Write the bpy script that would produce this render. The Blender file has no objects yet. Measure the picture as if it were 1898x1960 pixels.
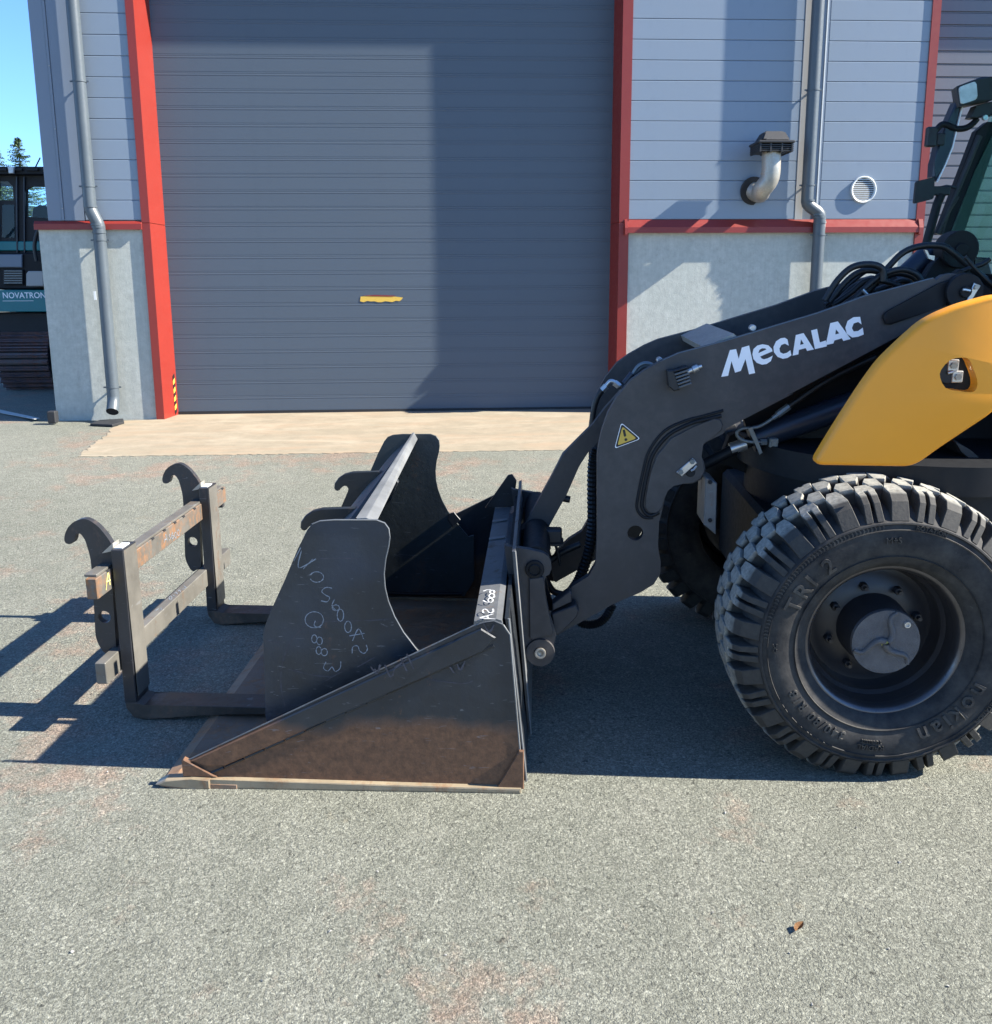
import bpy, bmesh, math, random
import numpy as np
from mathutils import Vector, Matrix
from mathutils.geometry import tessellate_polygon
random.seed(7)
S = bpy.context.scene
COL = S.collection
RAD = math.pi/180
# ------------------------------------------------------------------ survey frames
# the camera of the photograph (numbers refer to a 1898 x 1960 px print of it) and the sloping yard
F = 1900.; CX, CY = 949., 980.; HC = 1.70
def cam_basis(t, r, y):
    t *= RAD; r *= RAD; y *= RAD
    cy, sy = math.cos(y), math.sin(y)
    f = np.array([-sy*math.cos(t), cy*math.cos(t), -math.sin(t)]); rt = np.array([cy, sy, 0.]); up = np.cross(rt, f)
    return np.array([rt*math.cos(r)-up*math.sin(r), up*math.cos(r)+rt*math.sin(r), f])
BW = cam_basis(11.93, .345, -3.26)
BG = cam_basis(14.2, .345, -3.26)
GR = BW.T@BG                                   # sloping yard -> world
CAM = np.array([0, 0, HC]); G0 = CAM-HC*GR[:, 2]
# ------------------------------------------------------------------ camera
cam = bpy.data.cameras.new('camera'); camo = bpy.data.objects.new('camera', cam); COL.objects.link(camo)
cam.sensor_fit = 'HORIZONTAL'; cam.sensor_width = 36; cam.lens = 36*F/1898; cam.clip_end = 1000; cam.clip_start = .05
camo.matrix_world = Matrix(((BW[0][0], BW[1][0], -BW[2][0], CAM[0]), (BW[0][1], BW[1][1], -BW[2][1], CAM[1]),
                            (BW[0][2], BW[1][2], -BW[2][2], CAM[2]), (0, 0, 0, 1)))
S.camera = camo
# ------------------------------------------------------------------ sky, sun, exposure
SUN_EL, SUN_AZ = 37.0, 9.8                     # azimuth: degrees in front of the facade, coming from the right
sd = Vector((math.cos(SUN_EL*RAD)*math.cos(SUN_AZ*RAD), -math.cos(SUN_EL*RAD)*math.sin(SUN_AZ*RAD), math.sin(SUN_EL*RAD)))
W = bpy.data.worlds.new('World'); S.world = W; W.use_nodes = True
nt = W.node_tree; bg = nt.nodes['Background']
sky = nt.nodes.new('ShaderNodeTexSky'); sky.sky_type = 'NISHITA'; sky.sun_disc = False
sky.sun_elevation = SUN_EL*RAD; sky.sun_rotation = math.atan2(sd.x, sd.y); sky.air_density = .8; sky.dust_density = 0.; sky.ozone_density = 10.
nt.links.new(sky.outputs[0], bg.inputs[0]); bg.inputs[1].default_value = .10
sl = bpy.data.lights.new('sun', 'SUN'); sl.energy = 5.0; sl.angle = .53*RAD; sl.color = (1, .945, .85)
so = bpy.data.objects.new('sun', sl); COL.objects.link(so); so.location = (30, -10, 30); so.rotation_euler = sd.to_track_quat('Z', 'Y').to_euler()
S.view_settings.view_transform = 'Standard'; S.view_settings.look = 'None'; S.view_settings.gamma = 1
S.view_settings.exposure = 1.75; S.view_settings.use_curve_mapping = False
S.render.engine = 'CYCLES'
# ------------------------------------------------------------------ surveying helpers
def ray(x, y): return BW.T@np.array([(x-CX)/F, -(y-CY)/F, 1.])
def hit(x, y, p0, n):
    r = ray(x, y); return CAM+r*(((p0-CAM)@n)/(r@n))
def gnd(x, y, h=0.): return GR.T@(hit(x, y, G0+GR[:, 2]*h, GR[:, 2])-G0)
def WY(x, y, Y): return hit(x, y, np.array([0, Y, 0.]), np.array([0, 1., 0]))
def WZ(x, y, Z): return hit(x, y, np.array([0, 0, Z]), np.array([0, 0, 1.]))
def ground_z(x, y):
    n = GR[:, 2]; return G0[2]-(n[0]*(x-G0[0])+n[1]*(y-G0[1]))/n[2]
_a = gnd(323, 1487, .015); _b = gnd(1000, 1522); _u = _b-_a; _u[2] = 0; _u /= np.linalg.norm(_u)
_c, _s = math.cos(2.5*RAD), math.sin(2.5*RAD); _u = np.array([_u[0]*_c-_u[1]*_s, _u[0]*_s+_u[1]*_c, 0])
MR = GR@np.array([_u, [-_u[1], _u[0], 0], [0, 0, 1]]).T; M0 = G0+GR@_b      # machine frame: u rearwards, v away, w up
def M(x, y, v):
    n = MR[:, 1]; return MR.T@(hit(x, y, M0+n*v, n)-M0)
def MU(x, y, u):
    n = MR[:, 0]; return MR.T@(hit(x, y, M0+n*u, n)-M0)
def MG(x, y, w=0.):
    n = MR[:, 2]; return MR.T@(hit(x, y, M0+n*w, n)-M0)
def RG(x0, y0, x1, ow):
    s = (x1-x0)/ow
    return lambda x, y: ((x0+x*s)/1.59326, (y0+y*s)/1.59326)
D_ = lambda x, y: (x, y)
R4 = RG(2400, 600, 3024, 1359); R5 = RG(1500, 900, 2500, 1633); RL = RG(2100, 1000, 2700, 1898); RK = RG(1350, 1450, 1750, 1307)
RA = RG(2700, 200, 3024, 907); R7 = RG(150, 1250, 1250, 1797); RF = RG(150, 1400, 900, 1729); R8 = RG(750, 1250, 1750, 1633)
R3 = RG(1800, 0, 3024, 1898); RH = RG(1780, 1000, 2200, 1898); RB = RG(1000, 1300, 1450, 1470); RT = RG(500, 2100, 1650, 1898)
def pv(v, pts, reg=D_): return [(lambda m: (m[0], m[2]))(M(*reg(*p), v)) for p in pts]
MF = Matrix([list(MR[i])+[M0[i]] for i in range(3)]+[[0, 0, 0, 1]])
GF = Matrix([list(GR[i])+[G0[i]] for i in range(3)]+[[0, 0, 0, 1]])
# ------------------------------------------------------------------ mesh helpers
class NB:
    pass
def new(): return bmesh.new()
def obj(name, bm, mat, parent=None, smooth=None, loc=None):
    if smooth is not None:
        for f in bm.faces: f.smooth = True
    me = bpy.data.meshes.new(name)
    bmesh.ops.recalc_face_normals(bm, faces=bm.faces[:])
    bm.to_mesh(me); bm.free()
    if smooth is not None: me.set_sharp_from_angle(angle=smooth*RAD)
    me.materials.append(mat)
    o = bpy.data.objects.new(name, me); COL.objects.link(o)
    if parent: o.parent = parent
    if loc is not None: o.location = loc
    return o
def inst(o, parent, loc=(0, 0, 0), rot=(0, 0, 0)):
    c = o.copy(); COL.objects.link(c); c.parent = parent; c.location = loc; c.rotation_euler = rot; return c
def empty(name, mw=None, parent=None, loc=None):
    o = bpy.data.objects.new(name, None); COL.objects.link(o); o.empty_display_size = .1
    if parent: o.parent = parent
    if mw is not None: o.matrix_world = mw
    if loc is not None: o.location = loc
    return o
def tag(o, label=None, cat=None, group=None, kind=None):
    for k, v in (('label', label), ('category', cat), ('group', group), ('kind', kind)):
        if v: o[k] = v
    return o
def box(bm, x0, x1, y0, y1, z0, z1, bev=0):
    vs = [bm.verts.new((x, y, z)) for x in (x0, x1) for y in (y0, y1) for z in (z0, z1)]
    fs = [bm.faces.new([vs[i] for i in q]) for q in ((0, 1, 3, 2), (4, 6, 7, 5), (0, 4, 5, 1), (2, 3, 7, 6), (0, 2, 6, 4), (1, 5, 7, 3))]
    if bev:
        es = list({e for f in fs for e in f.edges})
        bmesh.ops.bevel(bm, geom=es, offset=bev, segments=1, affect='EDGES', profile=.7)
    return vs
def prism(bm, pts, a0, a1, axis='v', holes=(), bev=0, seg=1):
    """polygon pts (two in-plane coordinates) extruded from a0 to a1 along v (y), u (x) or w (z)"""
    mk = {'v': lambda p, a: (p[0], a, p[1]), 'u': lambda p, a: (a, p[0], p[1]), 'w': lambda p, a: (p[0], p[1], a)}[axis]
    loops = [list(pts)]+[list(h) for h in holes]
    A = [[bm.verts.new(mk(p, a0)) for p in l] for l in loops]; B = [[bm.verts.new(mk(p, a1)) for p in l] for l in loops]
    rim = []
    if holes:
        tri = tessellate_polygon([[Vector((p[0], p[1], 0)) for p in l] for l in loops])
        fa = [v for l in A for v in l]; fb = [v for l in B for v in l]
        for t in tri:
            try: bm.faces.new([fa[i] for i in t]); bm.faces.new([fb[i] for i in reversed(t)])
            except ValueError: pass
    else:
        bm.faces.new(A[0]); bm.faces.new(B[0][::-1])
    for l0, l1 in zip(A, B):
        n = len(l0)
        for i in range(n): bm.faces.new((l0[i], l0[(i+1) % n], l1[(i+1) % n], l1[i]))
    if bev and not holes:
        bm.edges.ensure_lookup_table()
        es = [e for l in (A[0], B[0]) for i in range(len(l)) for e in l[i].link_edges if e.other_vert(l[i]) is l[(i+1) % len(l)]]
        bmesh.ops.bevel(bm, geom=es, offset=bev, segments=seg, affect='EDGES', profile=.6)
def circ(cx, cy, r, n=24, ry=None): return [(cx+r*math.cos(2*math.pi*i/n), cy+(ry or r)*math.sin(2*math.pi*i/n)) for i in range(n)]
def rounded(pts, rad, n=4):
    """round the corners of a polygon"""
    out = []
    for i, p in enumerate(pts):
        p = Vector(p[:2]); a = Vector(pts[i-1][:2])-p; b = Vector(pts[(i+1) % len(pts)][:2])-p
        r = min(rad, a.length*.45, b.length*.45); A = p+a.normalized()*r; B = p+b.normalized()*r
        for k in range(n+1):
            t = k/n; q = A*(1-t)**2+p*2*t*(1-t)+B*t*t; out.append((q.x, q.y))
    return out
def smooth_path(pts, n=6, closed=False):
    P = [Vector(p) for p in pts]; out = []
    for i in range(len(P)-1 if not closed else len(P)):
        if closed: p0, p1, p2, p3 = P[i-1], P[i], P[(i+1) % len(P)], P[(i+2) % len(P)]
        else: p0, p1, p2, p3 = P[max(i-1, 0)], P[i], P[i+1], P[min(i+2, len(P)-1)]
        for k in range(n):
            t = k/n
            out.append(.5*((2*p1)+(p2-p0)*t+(2*p0-5*p1+4*p2-p3)*t*t+(3*p1-p0-3*p2+p3)*t**3))
    if not closed: out.append(P[-1])
    return out
def tube(bm, pts, r, seg=10, caps=True):
    P = [Vector(p) for p in pts]; rings = []
    rr = r if hasattr(r, '__len__') else [r]*len(P)
    up = None
    for i, p in enumerate(P):
        t = (P[min(i+1, len(P)-1)]-P[max(i-1, 0)]).normalized()
        if up is None: up = t.orthogonal().normalized()
        up = (up-t*up.dot(t)).normalized(); s = t.cross(up)
        rings.append([bm.verts.new(p+(up*math.cos(2*math.pi*k/seg)+s*math.sin(2*math.pi*k/seg))*rr[i]) for k in range(seg)])
    for a, b in zip(rings, rings[1:]):
        for k in range(seg): bm.faces.new((a[k], a[(k+1) % seg], b[(k+1) % seg], b[k]))
    if caps: bm.faces.new(rings[0][::-1]); bm.faces.new(rings[-1])
def lathe(bm, prof, seg=48, axis='y', close=False):
    """prof: (along axis, radius)"""
    rings = []
    for a, r in prof:
        ring = []
        for k in range(seg):
            c, s = math.cos(2*math.pi*k/seg)*r, math.sin(2*math.pi*k/seg)*r
            ring.append(bm.verts.new({'y': (c, a, s), 'x': (a, c, s), 'z': (c, s, a)}[axis]))
        rings.append(ring)
    pr = list(zip(rings, rings[1:]))
    if close: pr.append((rings[-1], rings[0]))
    for a, b in pr:
        for k in range(seg): bm.faces.new((a[k], a[(k+1) % seg], b[(k+1) % seg], b[k]))
    return rings
def ribbon(bm, pts, nrm, w, wob=0):
    P = [Vector(p) for p in pts]; nrm = Vector(nrm); prev = None
    for i, p in enumerate(P):
        t = (P[min(i+1, len(P)-1)]-P[max(i-1, 0)])
        if t.length < 1e-7: continue
        s = t.normalized().cross(nrm).normalized()*w*(.5+wob*(random.random()-.5))
        cur = (bm.verts.new(p+s), bm.verts.new(p-s))
        if prev: bm.faces.new((prev[0], cur[0], cur[1], prev[1]))
        prev = cur
def hull(bm, pts):
    vs = [bm.verts.new(p) for p in pts]
    r = bmesh.ops.convex_hull(bm, input=vs)
    junk = [g for g in r.get('geom_interior', []) if isinstance(g, bmesh.types.BMVert)]
    if junk: bmesh.ops.delete(bm, geom=junk, context='VERTS')
def text_bm(s, size, extrude=0, bold=0, align='CENTER', sp=1.):
    cu = bpy.data.curves.new('t', 'FONT'); cu.body = s; cu.size = size; cu.extrude = extrude; cu.align_x = align; cu.offset = bold; cu.resolution_u = 3; cu.space_character = sp
    o = bpy.data.objects.new('t', cu); COL.objects.link(o)
    dg = bpy.context.evaluated_depsgraph_get(); me = bpy.data.meshes.new_from_object(o.evaluated_get(dg))
    bm = new(); bm.from_mesh(me)
    bpy.data.objects.remove(o); bpy.data.curves.remove(cu); bpy.data.meshes.remove(me)
    return bm
# ------------------------------------------------------------------ materials
class MT:
    def __init__(s, name, rough=.5, metal=0., spec=.5):
        s.m = bpy.data.materials.new(name); s.m.use_nodes = True; s.t = s.m.node_tree; s.b = s.t.nodes['Principled BSDF']
        s.b.inputs['Roughness'].default_value = rough; s.b.inputs['Metallic'].default_value = metal; s.b.inputs['Specular IOR Level'].default_value = spec
        s.co = s.t.nodes.new('ShaderNodeTexCoord').outputs['Object']
    def n(s, t, **k):
        x = s.t.nodes.new('ShaderNode'+t)
        for a, v in k.items():
            if a.startswith('i_'): x.inputs[a[2:].replace('_', ' ')].default_value = v
            else: setattr(x, a, v)
        return x
    def l(s, a, b): s.t.links.new(a, b)
    def noise(s, scale, detail=4, rough=.55, vec=None, dist=0):
        x = s.n('TexNoise'); x.inputs['Scale'].default_value = scale; x.inputs['Detail'].default_value = detail; x.inputs['Roughness'].default_value = rough
        x.inputs['Distortion'].default_value = dist
        s.l(vec or s.co, x.inputs['Vector']); return x.outputs['Fac']
    def scaled(s, sc):
        x = s.n('Mapping'); x.inputs['Scale'].default_value = sc; s.l(s.co, x.inputs['Vector']); return x.outputs[0]
    def ramp(s, fac, stops):
        x = s.n('ValToRGB'); e = x.color_ramp.elements
        while len(e) < len(stops): e.new(.5)
        for q, (p, c) in zip(e, stops): q.position = p; q.color = (*c, 1) if hasattr(c, '__len__') else (c, c, c, 1)
        s.l(fac, x.inputs[0]); return x.outputs[0]
    def mix(s, fac, a, b, mode='MIX'):
        x = s.n('Mix', data_type='RGBA', blend_type=mode)
        for sk, v in ((x.inputs[0], fac), (x.inputs[6], a), (x.inputs[7], b)):
            if hasattr(v, 'is_output'): s.l(v, sk)
            elif hasattr(v, '__len__'): sk.default_value = (*v, 1)
            else: sk.default_value = v
        return x.outputs[2]
    def math(s, op, a, b=0.):
        x = s.n('Math', operation=op)
        for sk, v in zip(x.inputs, (a, b)):
            if hasattr(v, 'is_output'): s.l(v, sk)
            else: sk.default_value = v
        return x.outputs[0]
    def col(s, c):
        if hasattr(c, 'is_output'): s.l(c, s.b.inputs['Base Color'])
        else: s.b.inputs['Base Color'].default_value = (*c, 1)
        return s
    def rough(s, f): s.l(f, s.b.inputs['Roughness']); return s
    def bump(s, h, strength=.3, dist=.01):
        x = s.n('Bump'); x.inputs['Strength'].default_value = strength; x.inputs['Distance'].default_value = dist
        s.l(h, x.inputs['Height']); s.l(x.outputs[0], s.b.inputs['Normal']); return s
def paint(name, c, rough=.45, var=.12, scale=6, metal=0., bump=0., spec=.5, dirt=None):
    m = MT(name, rough, metal, spec)
    f = m.noise(scale, 6, .6); g = m.noise(scale*9, 3, .6)
    a = m.mix(m.ramp(f, [(.3, 0.), (.7, 1.)]), [x*(1-var) for x in c], [min(1, x*(1+var)) for x in c])
    if dirt: a = m.mix(m.math('MULTIPLY', m.ramp(m.math('MULTIPLY', f, g), [(.2, 0.), (.42, 1.)]), dirt[1]), a, dirt[0])
    m.col(a); m.rough(m.math('ADD', m.math('MULTIPLY', g, .25), rough-.1))
    if bump: m.bump(g, bump, .004)
    return m.m
def asphalt():
    m = MT('asphalt', .85, 0, .3)
    nz = m.n('TexNoise'); nz.inputs['Scale'].default_value = 55; nz.inputs['Detail'].default_value = 3; m.l(m.co, nz.inputs['Vector'])
    va = m.n('VectorMath', operation='MULTIPLY_ADD'); va.inputs[1].default_value = (.016, .016, .016); m.l(nz.outputs['Color'], va.inputs[0]); m.l(m.co, va.inputs[2])
    def vor(sc):
        x = m.n('TexVoronoi', feature='F1'); x.inputs['Scale'].default_value = sc; m.l(va.outputs[0], x.inputs['Vector']); return x
    v1, v2 = vor(95), vor(230)
    c1 = m.ramp(v1.outputs['Color'], [(0., (.070, .070, .060)), (.4, (.115, .117, .100)), (.75, (.155, .157, .135)), (1., (.31, .31, .27))])
    c2 = m.ramp(v2.outputs['Color'], [(.05, (.060, .060, .052)), (.5, (.125, .127, .108)), (.95, (.23, .23, .20))])
    c = m.mix(.5, c1, c2)
    fine = m.noise(130, 5, .75); c = m.mix(m.ramp(fine, [(.3, .85), (.5, 0.)]), c, (.045, .045, .040)); c = m.mix(m.ramp(fine, [(.55, 0.), (.72, .9)]), c, (.34, .34, .30))
    gap = m.ramp(v1.outputs['Distance'], [(.5, 0.), (.85, 1.)])
    c = m.mix(m.math('MULTIPLY', gap, .22), c, (.05, .05, .045))
    pits = m.ramp(m.noise(38, 5, .7), [(.32, .9), (.40, 0.)]); c = m.mix(pits, c, (.035, .035, .03))
    big = m.noise(.55, 5, .6); c = m.mix(m.ramp(big, [(.38, 0.), (.68, .5)]), c, m.mix(1, c, (.74, .76, .73), 'MULTIPLY'))
    mid = m.noise(7, 5, .65); c = m.mix(m.ramp(mid, [(.4, .35), (.6, 0.)]), c, m.mix(1, c, (.70, .72, .70), 'MULTIPLY'))
    pink = m.ramp(m.noise(.9, 7, .75, m.scaled((1, .8, 1))), [(.54, 0.), (.62, 1.)])
    c = m.mix(m.math('MULTIPLY', pink, .85), c, m.mix(1, c, (1.26, .94, .88), 'MULTIPLY'))
    spots = m.ramp(m.noise(2.3, 5, .6), [(.67, 0.), (.75, 1.)])
    c = m.mix(m.math('MULTIPLY', spots, .35), c, (.26, .20, .12))
    dust = m.ramp(m.noise(3.5, 7, .78, m.scaled((.6, 1, 1))), [(.6, 0.), (.8, .55)]); c = m.mix(dust, c, (.24, .235, .205))
    c = m.mix(1, c, (1.48, 1.47, 1.38), 'MULTIPLY')
    m.col(c)
    h = m.math('ADD', m.math('MULTIPLY', gap, -.35), m.math('MULTIPLY', v2.outputs['Distance'], -.5))
    h = m.math('ADD', m.math('ADD', h, m.math('MULTIPLY', fine, 1.3)), m.math('MULTIPLY', m.noise(18, 4, .6), 1.2))
    m.bump(h, 1., .005); return m.m
def concrete(name, c, streak=True, scale=14):
    m = MT(name, .85, 0, .25)
    f = m.noise(scale, 8, .75); g = m.noise(1.7, 4, .6); s_ = m.noise(5, 4, .6, m.scaled((9, 9, .6)))
    p = m.noise(95, 2, .5)
    a = m.mix(m.ramp(f, [(.3, 0.), (.72, 1.)]), [x*.78 for x in c], [x*1.16 for x in c])
    a = m.mix(m.ramp(g, [(.4, 0.), (.7, .5)]), a, [x*y for x, y in zip(c, (.82, .86, .86))])
    if not streak: a = m.mix(m.ramp(m.noise(2.2, 7, .7, m.scaled((.35, 1.6, 1))), [(.48, 0.), (.68, .75)]), a, (.30, .215, .14)); a = m.mix(m.ramp(m.noise(1.6, 6, .7, m.scaled((.5, 1.2, 1)), 1.), [(.5, 0.), (.75, .8)]), a, (.36, .31, .23))
    if streak: a = m.mix(m.ramp(s_, [(.45, 0.), (.75, .35)]), a, [x*.7 for x in c])
    a = m.mix(m.ramp(p, [(.66, 0.), (.72, .45)]), a, [x*.5 for x in c])
    m.col(a); m.bump(m.math('ADD', f, m.math('MULTIPLY', p, .6)), .35, .006); return m.m
def steel(name, c, rust=(.075, .036, .017), amount=.5, line=None, soft=.25, rough=.42, gloss_var=.2, hue=None):
    """mill-scale plate; rust by noise, and everywhere below the object height `line`"""
    m = MT(name, rough, .0, .55)
    f = m.noise(5, 8, .68); g = m.noise(32, 5, .7); st = m.noise(9, 5, .7, m.scaled((1, 1, .25)))
    a = m.mix(m.ramp(f, [(.3, 0.), (.7, 1.)]), [x*.72 for x in c], [x*1.3 for x in c])
    if hue: a = m.mix(m.ramp(m.noise(2.6, 3, .5), [(.45, 0.), (.66, .85)]), a, hue)
    r = m.ramp(m.math('ADD', m.math('MULTIPLY', st, .65), m.math('MULTIPLY', g, .35)), [(.62-.22*amount, 0.), (.72-.16*amount, 1.)])
    if line is not None:
        sp = m.n('SeparateXYZ'); m.l(m.co, sp.inputs[0])
        lv = m.math('ADD', sp.outputs['Z'], m.math('MULTIPLY', m.math('SUBTRACT', m.noise(4, 6, .65), .5), soft*1.5))
        mr = m.n('MapRange'); mr.inputs['From Min'].default_value = line+.02; mr.inputs['From Max'].default_value = line-.03; m.l(lv, mr.inputs['Value'])
        r = m.math('MAXIMUM', m.math('MULTIPLY', mr.outputs[0], .93), m.math('MULTIPLY', r, .6))
    rc = m.mix(m.ramp(g, [(.3, 0.), (.7, 1.)]), [x*.65 for x in rust], [x*1.5 for x in rust])
    a = m.mix(r, a, rc)
    sc = m.ramp(m.noise(16, 3, .4, m.scaled((1, 1, 7)), 1.5), [(.70, 0.), (.73, .35)]); a = m.mix(sc, a, (.22, .23, .24))
    m.col(a); m.rough(m.math('ADD', m.math('MULTIPLY', r, .4), m.math('ADD', m.math('MULTIPLY', f, gloss_var), rough-.12)))
    m.bump(m.math('ADD', g, m.math('MULTIPLY', f, .5)), .18, .004); return m.m
def panelmat(name, c, rough=.42):
    m = MT(name, rough, 0, .5)
    oi = m.n('ObjectInfo'); f = m.noise(1.3, 5, .6); g = m.noise(7, 6, .7, m.scaled((1, 1, .3)))
    a = m.mix(m.math('MULTIPLY', oi.outputs['Random'], .55), [x*.96 for x in c], [x*1.05 for x in c])
    a = m.mix(m.ramp(f, [(.35, 0.), (.7, .5)]), a, [x*y for x, y in zip(c, (1.03, .98, .92))])
    a = m.mix(m.ramp(g, [(.56, 0.), (.8, .3)]), a, [x*.72 for x in c])
    m.col(a); m.bump(m.noise(2.2, 3, .5), .05, .02); return m.m
def rubber(name, c, dustc=(.17, .16, .135), dust=.5):
    m = MT(name, .78, 0, .35)
    f = m.noise(14, 7, .7); g = m.noise(90, 3, .6); s_ = m.noise(24, 3, .5, None, 2.5)
    a = m.mix(m.math('MULTIPLY', m.ramp(f, [(.36, 0.), (.68, 1.)]), dust), c, dustc)
    a = m.mix(m.ramp(s_, [(.7, 0.), (.73, .4)]), a, [x*1.1 for x in dustc])
    m.col(a); m.bump(m.math('ADD', f, m.math('MULTIPLY', g, .5)), .3, .003); return m.m
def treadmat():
    m = MT('tread_rubber', .75, 0, .35); sp = m.n('SeparateXYZ'); m.l(m.co, sp.inputs[0])
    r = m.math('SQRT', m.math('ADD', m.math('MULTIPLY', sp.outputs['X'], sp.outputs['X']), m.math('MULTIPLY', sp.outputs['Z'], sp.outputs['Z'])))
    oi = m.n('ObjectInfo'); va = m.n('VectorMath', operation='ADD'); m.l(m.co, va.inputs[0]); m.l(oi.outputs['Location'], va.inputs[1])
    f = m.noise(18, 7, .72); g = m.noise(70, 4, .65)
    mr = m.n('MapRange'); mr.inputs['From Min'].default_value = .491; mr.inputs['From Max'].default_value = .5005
    m.l(m.math('ADD', r, m.math('MULTIPLY', m.math('SUBTRACT', f, .5), .010)), mr.inputs['Value'])     # the running faces are pale, the flanks stay black
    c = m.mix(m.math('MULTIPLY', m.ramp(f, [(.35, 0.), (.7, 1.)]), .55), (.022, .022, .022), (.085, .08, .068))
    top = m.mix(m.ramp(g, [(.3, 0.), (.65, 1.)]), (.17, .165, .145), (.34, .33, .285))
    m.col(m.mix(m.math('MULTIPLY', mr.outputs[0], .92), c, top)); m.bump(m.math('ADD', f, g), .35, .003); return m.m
def glass(name, c, alpha=.72, rough=.03):
    m = MT(name, rough)
    out = m.t.nodes['Material Output']
    tr = m.n('BsdfTransparent'); tr.inputs[0].default_value = (*c, 1); gl = m.n('BsdfGlossy'); gl.inputs['Roughness'].default_value = rough
    fr = m.n('Fresnel'); fr.inputs[0].default_value = 1.45; ge = m.n('NewGeometry')
    mx = m.n('MixShader'); m.l(m.math('MULTIPLY', fr.outputs[0], m.math('SUBTRACT', 1., ge.outputs['Backfacing'])), mx.inputs[0]); m.l(tr.outputs[0], mx.inputs[1]); m.l(gl.outputs[0], mx.inputs[2]); m.l(mx.outputs[0], out.inputs[0])
    return m.m
def foliage(name, c):
    m = MT(name, .7, 0, .2); oi = m.n('ObjectInfo'); f = m.noise(1.2, 3, .6)
    m.col(m.mix(m.ramp(f, [(.3, 0.), (.7, 1.)]), [x*.6 for x in c], [x*1.5 for x in c])); return m.m
A = NB()
A.asphalt = asphalt()
A.apron = concrete('stained_apron_concrete', (.265, .222, .158), False, 5)
A.concL = concrete('grey_concrete', (.43, .445, .40))
A.panel = panelmat('grey_blue_cladding', (.19, .235, .288))
A.flash = panelmat('grey_flashing', (.165, .198, .245))
A.pale = panelmat('pale_flashing', (.34, .335, .32))
A.red = paint('red_trim_paint', (.205, .020, .012), .4, .05, 2)
A.door = panelmat('door_slat_paint', (.068, .090, .116), .55)
A.door2 = panelmat('second_door_paint', (.115, .125, .145), .38)
A.dark = paint('dark_rubber_seal', (.015, .016, .018), .7)
A.zincpipe = paint('grey_downpipe_paint', (.068, .084, .096), .38, .08, 3, .0)
A.galv = paint('galvanised_steel', (.36, .35, .31), .35, .25, 9, .35, dirt=((.28, .2, .13), .55))
A.plastic = paint('black_plastic', (.014, .015, .017), .5, .2)
A.white = paint('white_plastic', (.60, .62, .60), .45, .05)
A.yellow = paint('yellow_machine_paint', (.84, .315, .013), .38, .05, 2, bump=.02)
A.boom = paint('charcoal_boom_paint', (.037, .036, .038), .48, .10, 3, bump=.04, dirt=((.085, .076, .07), .6))
A.black = paint('black_machine_paint', (.0065, .0075, .0095), .55, .15, 5, spec=.3)
A.cyl = paint('dark_blue_cylinder_paint', (.014, .021, .036), .32, .1, 3)
A.hose = paint('black_hydraulic_hose', (.009, .010, .011), .45, .2, 20)
A.tyre = rubber('dusty_tyre_rubber', (.015, .015, .016), (.075, .07, .062), .6)
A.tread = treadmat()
A.letterrub = rubber('scuffed_raised_rubber', (.022, .021, .020), (.085, .08, .07), .8)
A.rim = paint('grey_rim_paint', (.032, .030, .032), .34, .15, 5, .15)
A.rimlip = paint('scuffed_rim_edge', (.10, .095, .098), .3, .2, 10, .75)
A.hub = paint('cast_hub_paint', (.105, .10, .10), .55, .2, 40, .2, .9)
A.zinc = paint('zinc_plated_steel', (.55, .55, .54), .3, .12, 20, .75)
A.pipe = paint('bare_grey_steel_pipe', (.15, .175, .185), .35, .15, 12, .4)
A.letter = paint('white_vinyl_lettering', (.92, .92, .92), .4, .02)
A.sticker_y = paint('warning_yellow', (.66, .42, .06), .4, .03); A.sticker_k = paint('warning_black', (.012, .011, .011), .4, .03)
def chalkmat(name, c, under, lo=.30, hi=.46):
    m = MT(name, .9, 0, .2); m.col(m.mix(m.ramp(m.noise(210, 3, .6), [(lo, 0.), (hi, 1.)]), under, c)); return m.m
A.chalk = chalkmat('white_chalk', (.21, .24, .275), (.03, .036, .043)); A.chalkw = chalkmat('bold_white_chalk', (.55, .56, .56), (.2, .2, .2), .3, .45); A.chalky = paint('yellow_chalk', (.70, .66, .20), .9, .2, 60)
A.chalkr = paint('faded_marker', (.055, .055, .065), .9, .3, 40)
A.plate = steel('mill_scale_plate', (.016, .021, .027), line=.235, amount=.1, soft=.12, rust=(.125, .060, .028))
A.plate2 = steel('blue_mill_scale_plate', (.017, .023, .030), line=.13, amount=.12, soft=.1, hue=(.022, .034, .056), rust=(.085, .04, .022))
A.inner = steel('bucket_floor_steel', (.18, .125, .082), amount=.7, rust=(.22, .118, .06), rough=.6)
A.inplate = steel('lit_inner_plate', (.034, .042, .042), amount=.25, rust=(.07, .045, .03), rough=.5)  # paler than the outer plate: light inside the bucket put into the colour
A.darkplate = steel('dark_scale_steel', (.012, .015, .018), amount=.25, rust=(.05, .032, .022))
A.strip = steel('ground_steel_strip', (.105, .108, .108), amount=.35, rust=(.10, .055, .025))
A.bright = steel('ground_bright_steel', (.15, .155, .155), amount=.12, rust=(.25, .12, .06), rough=.38)
A.wear = steel('worn_edge_steel', (.24, .195, .13), amount=.45, rust=(.16, .085, .04), rough=.4)
A.fork = steel('fork_steel', (.021, .022, .025), amount=.35, rust=(.055, .036, .026))
A.forkbar = steel('fork_bar_steel', (.11, .104, .090), amount=.35, rust=(.085, .05, .028), rough=.45)
A.forkrust = steel('rusty_bar_steel', (.10, .094, .082), amount=.75, rust=(.155, .075, .03), rough=.5)
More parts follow.
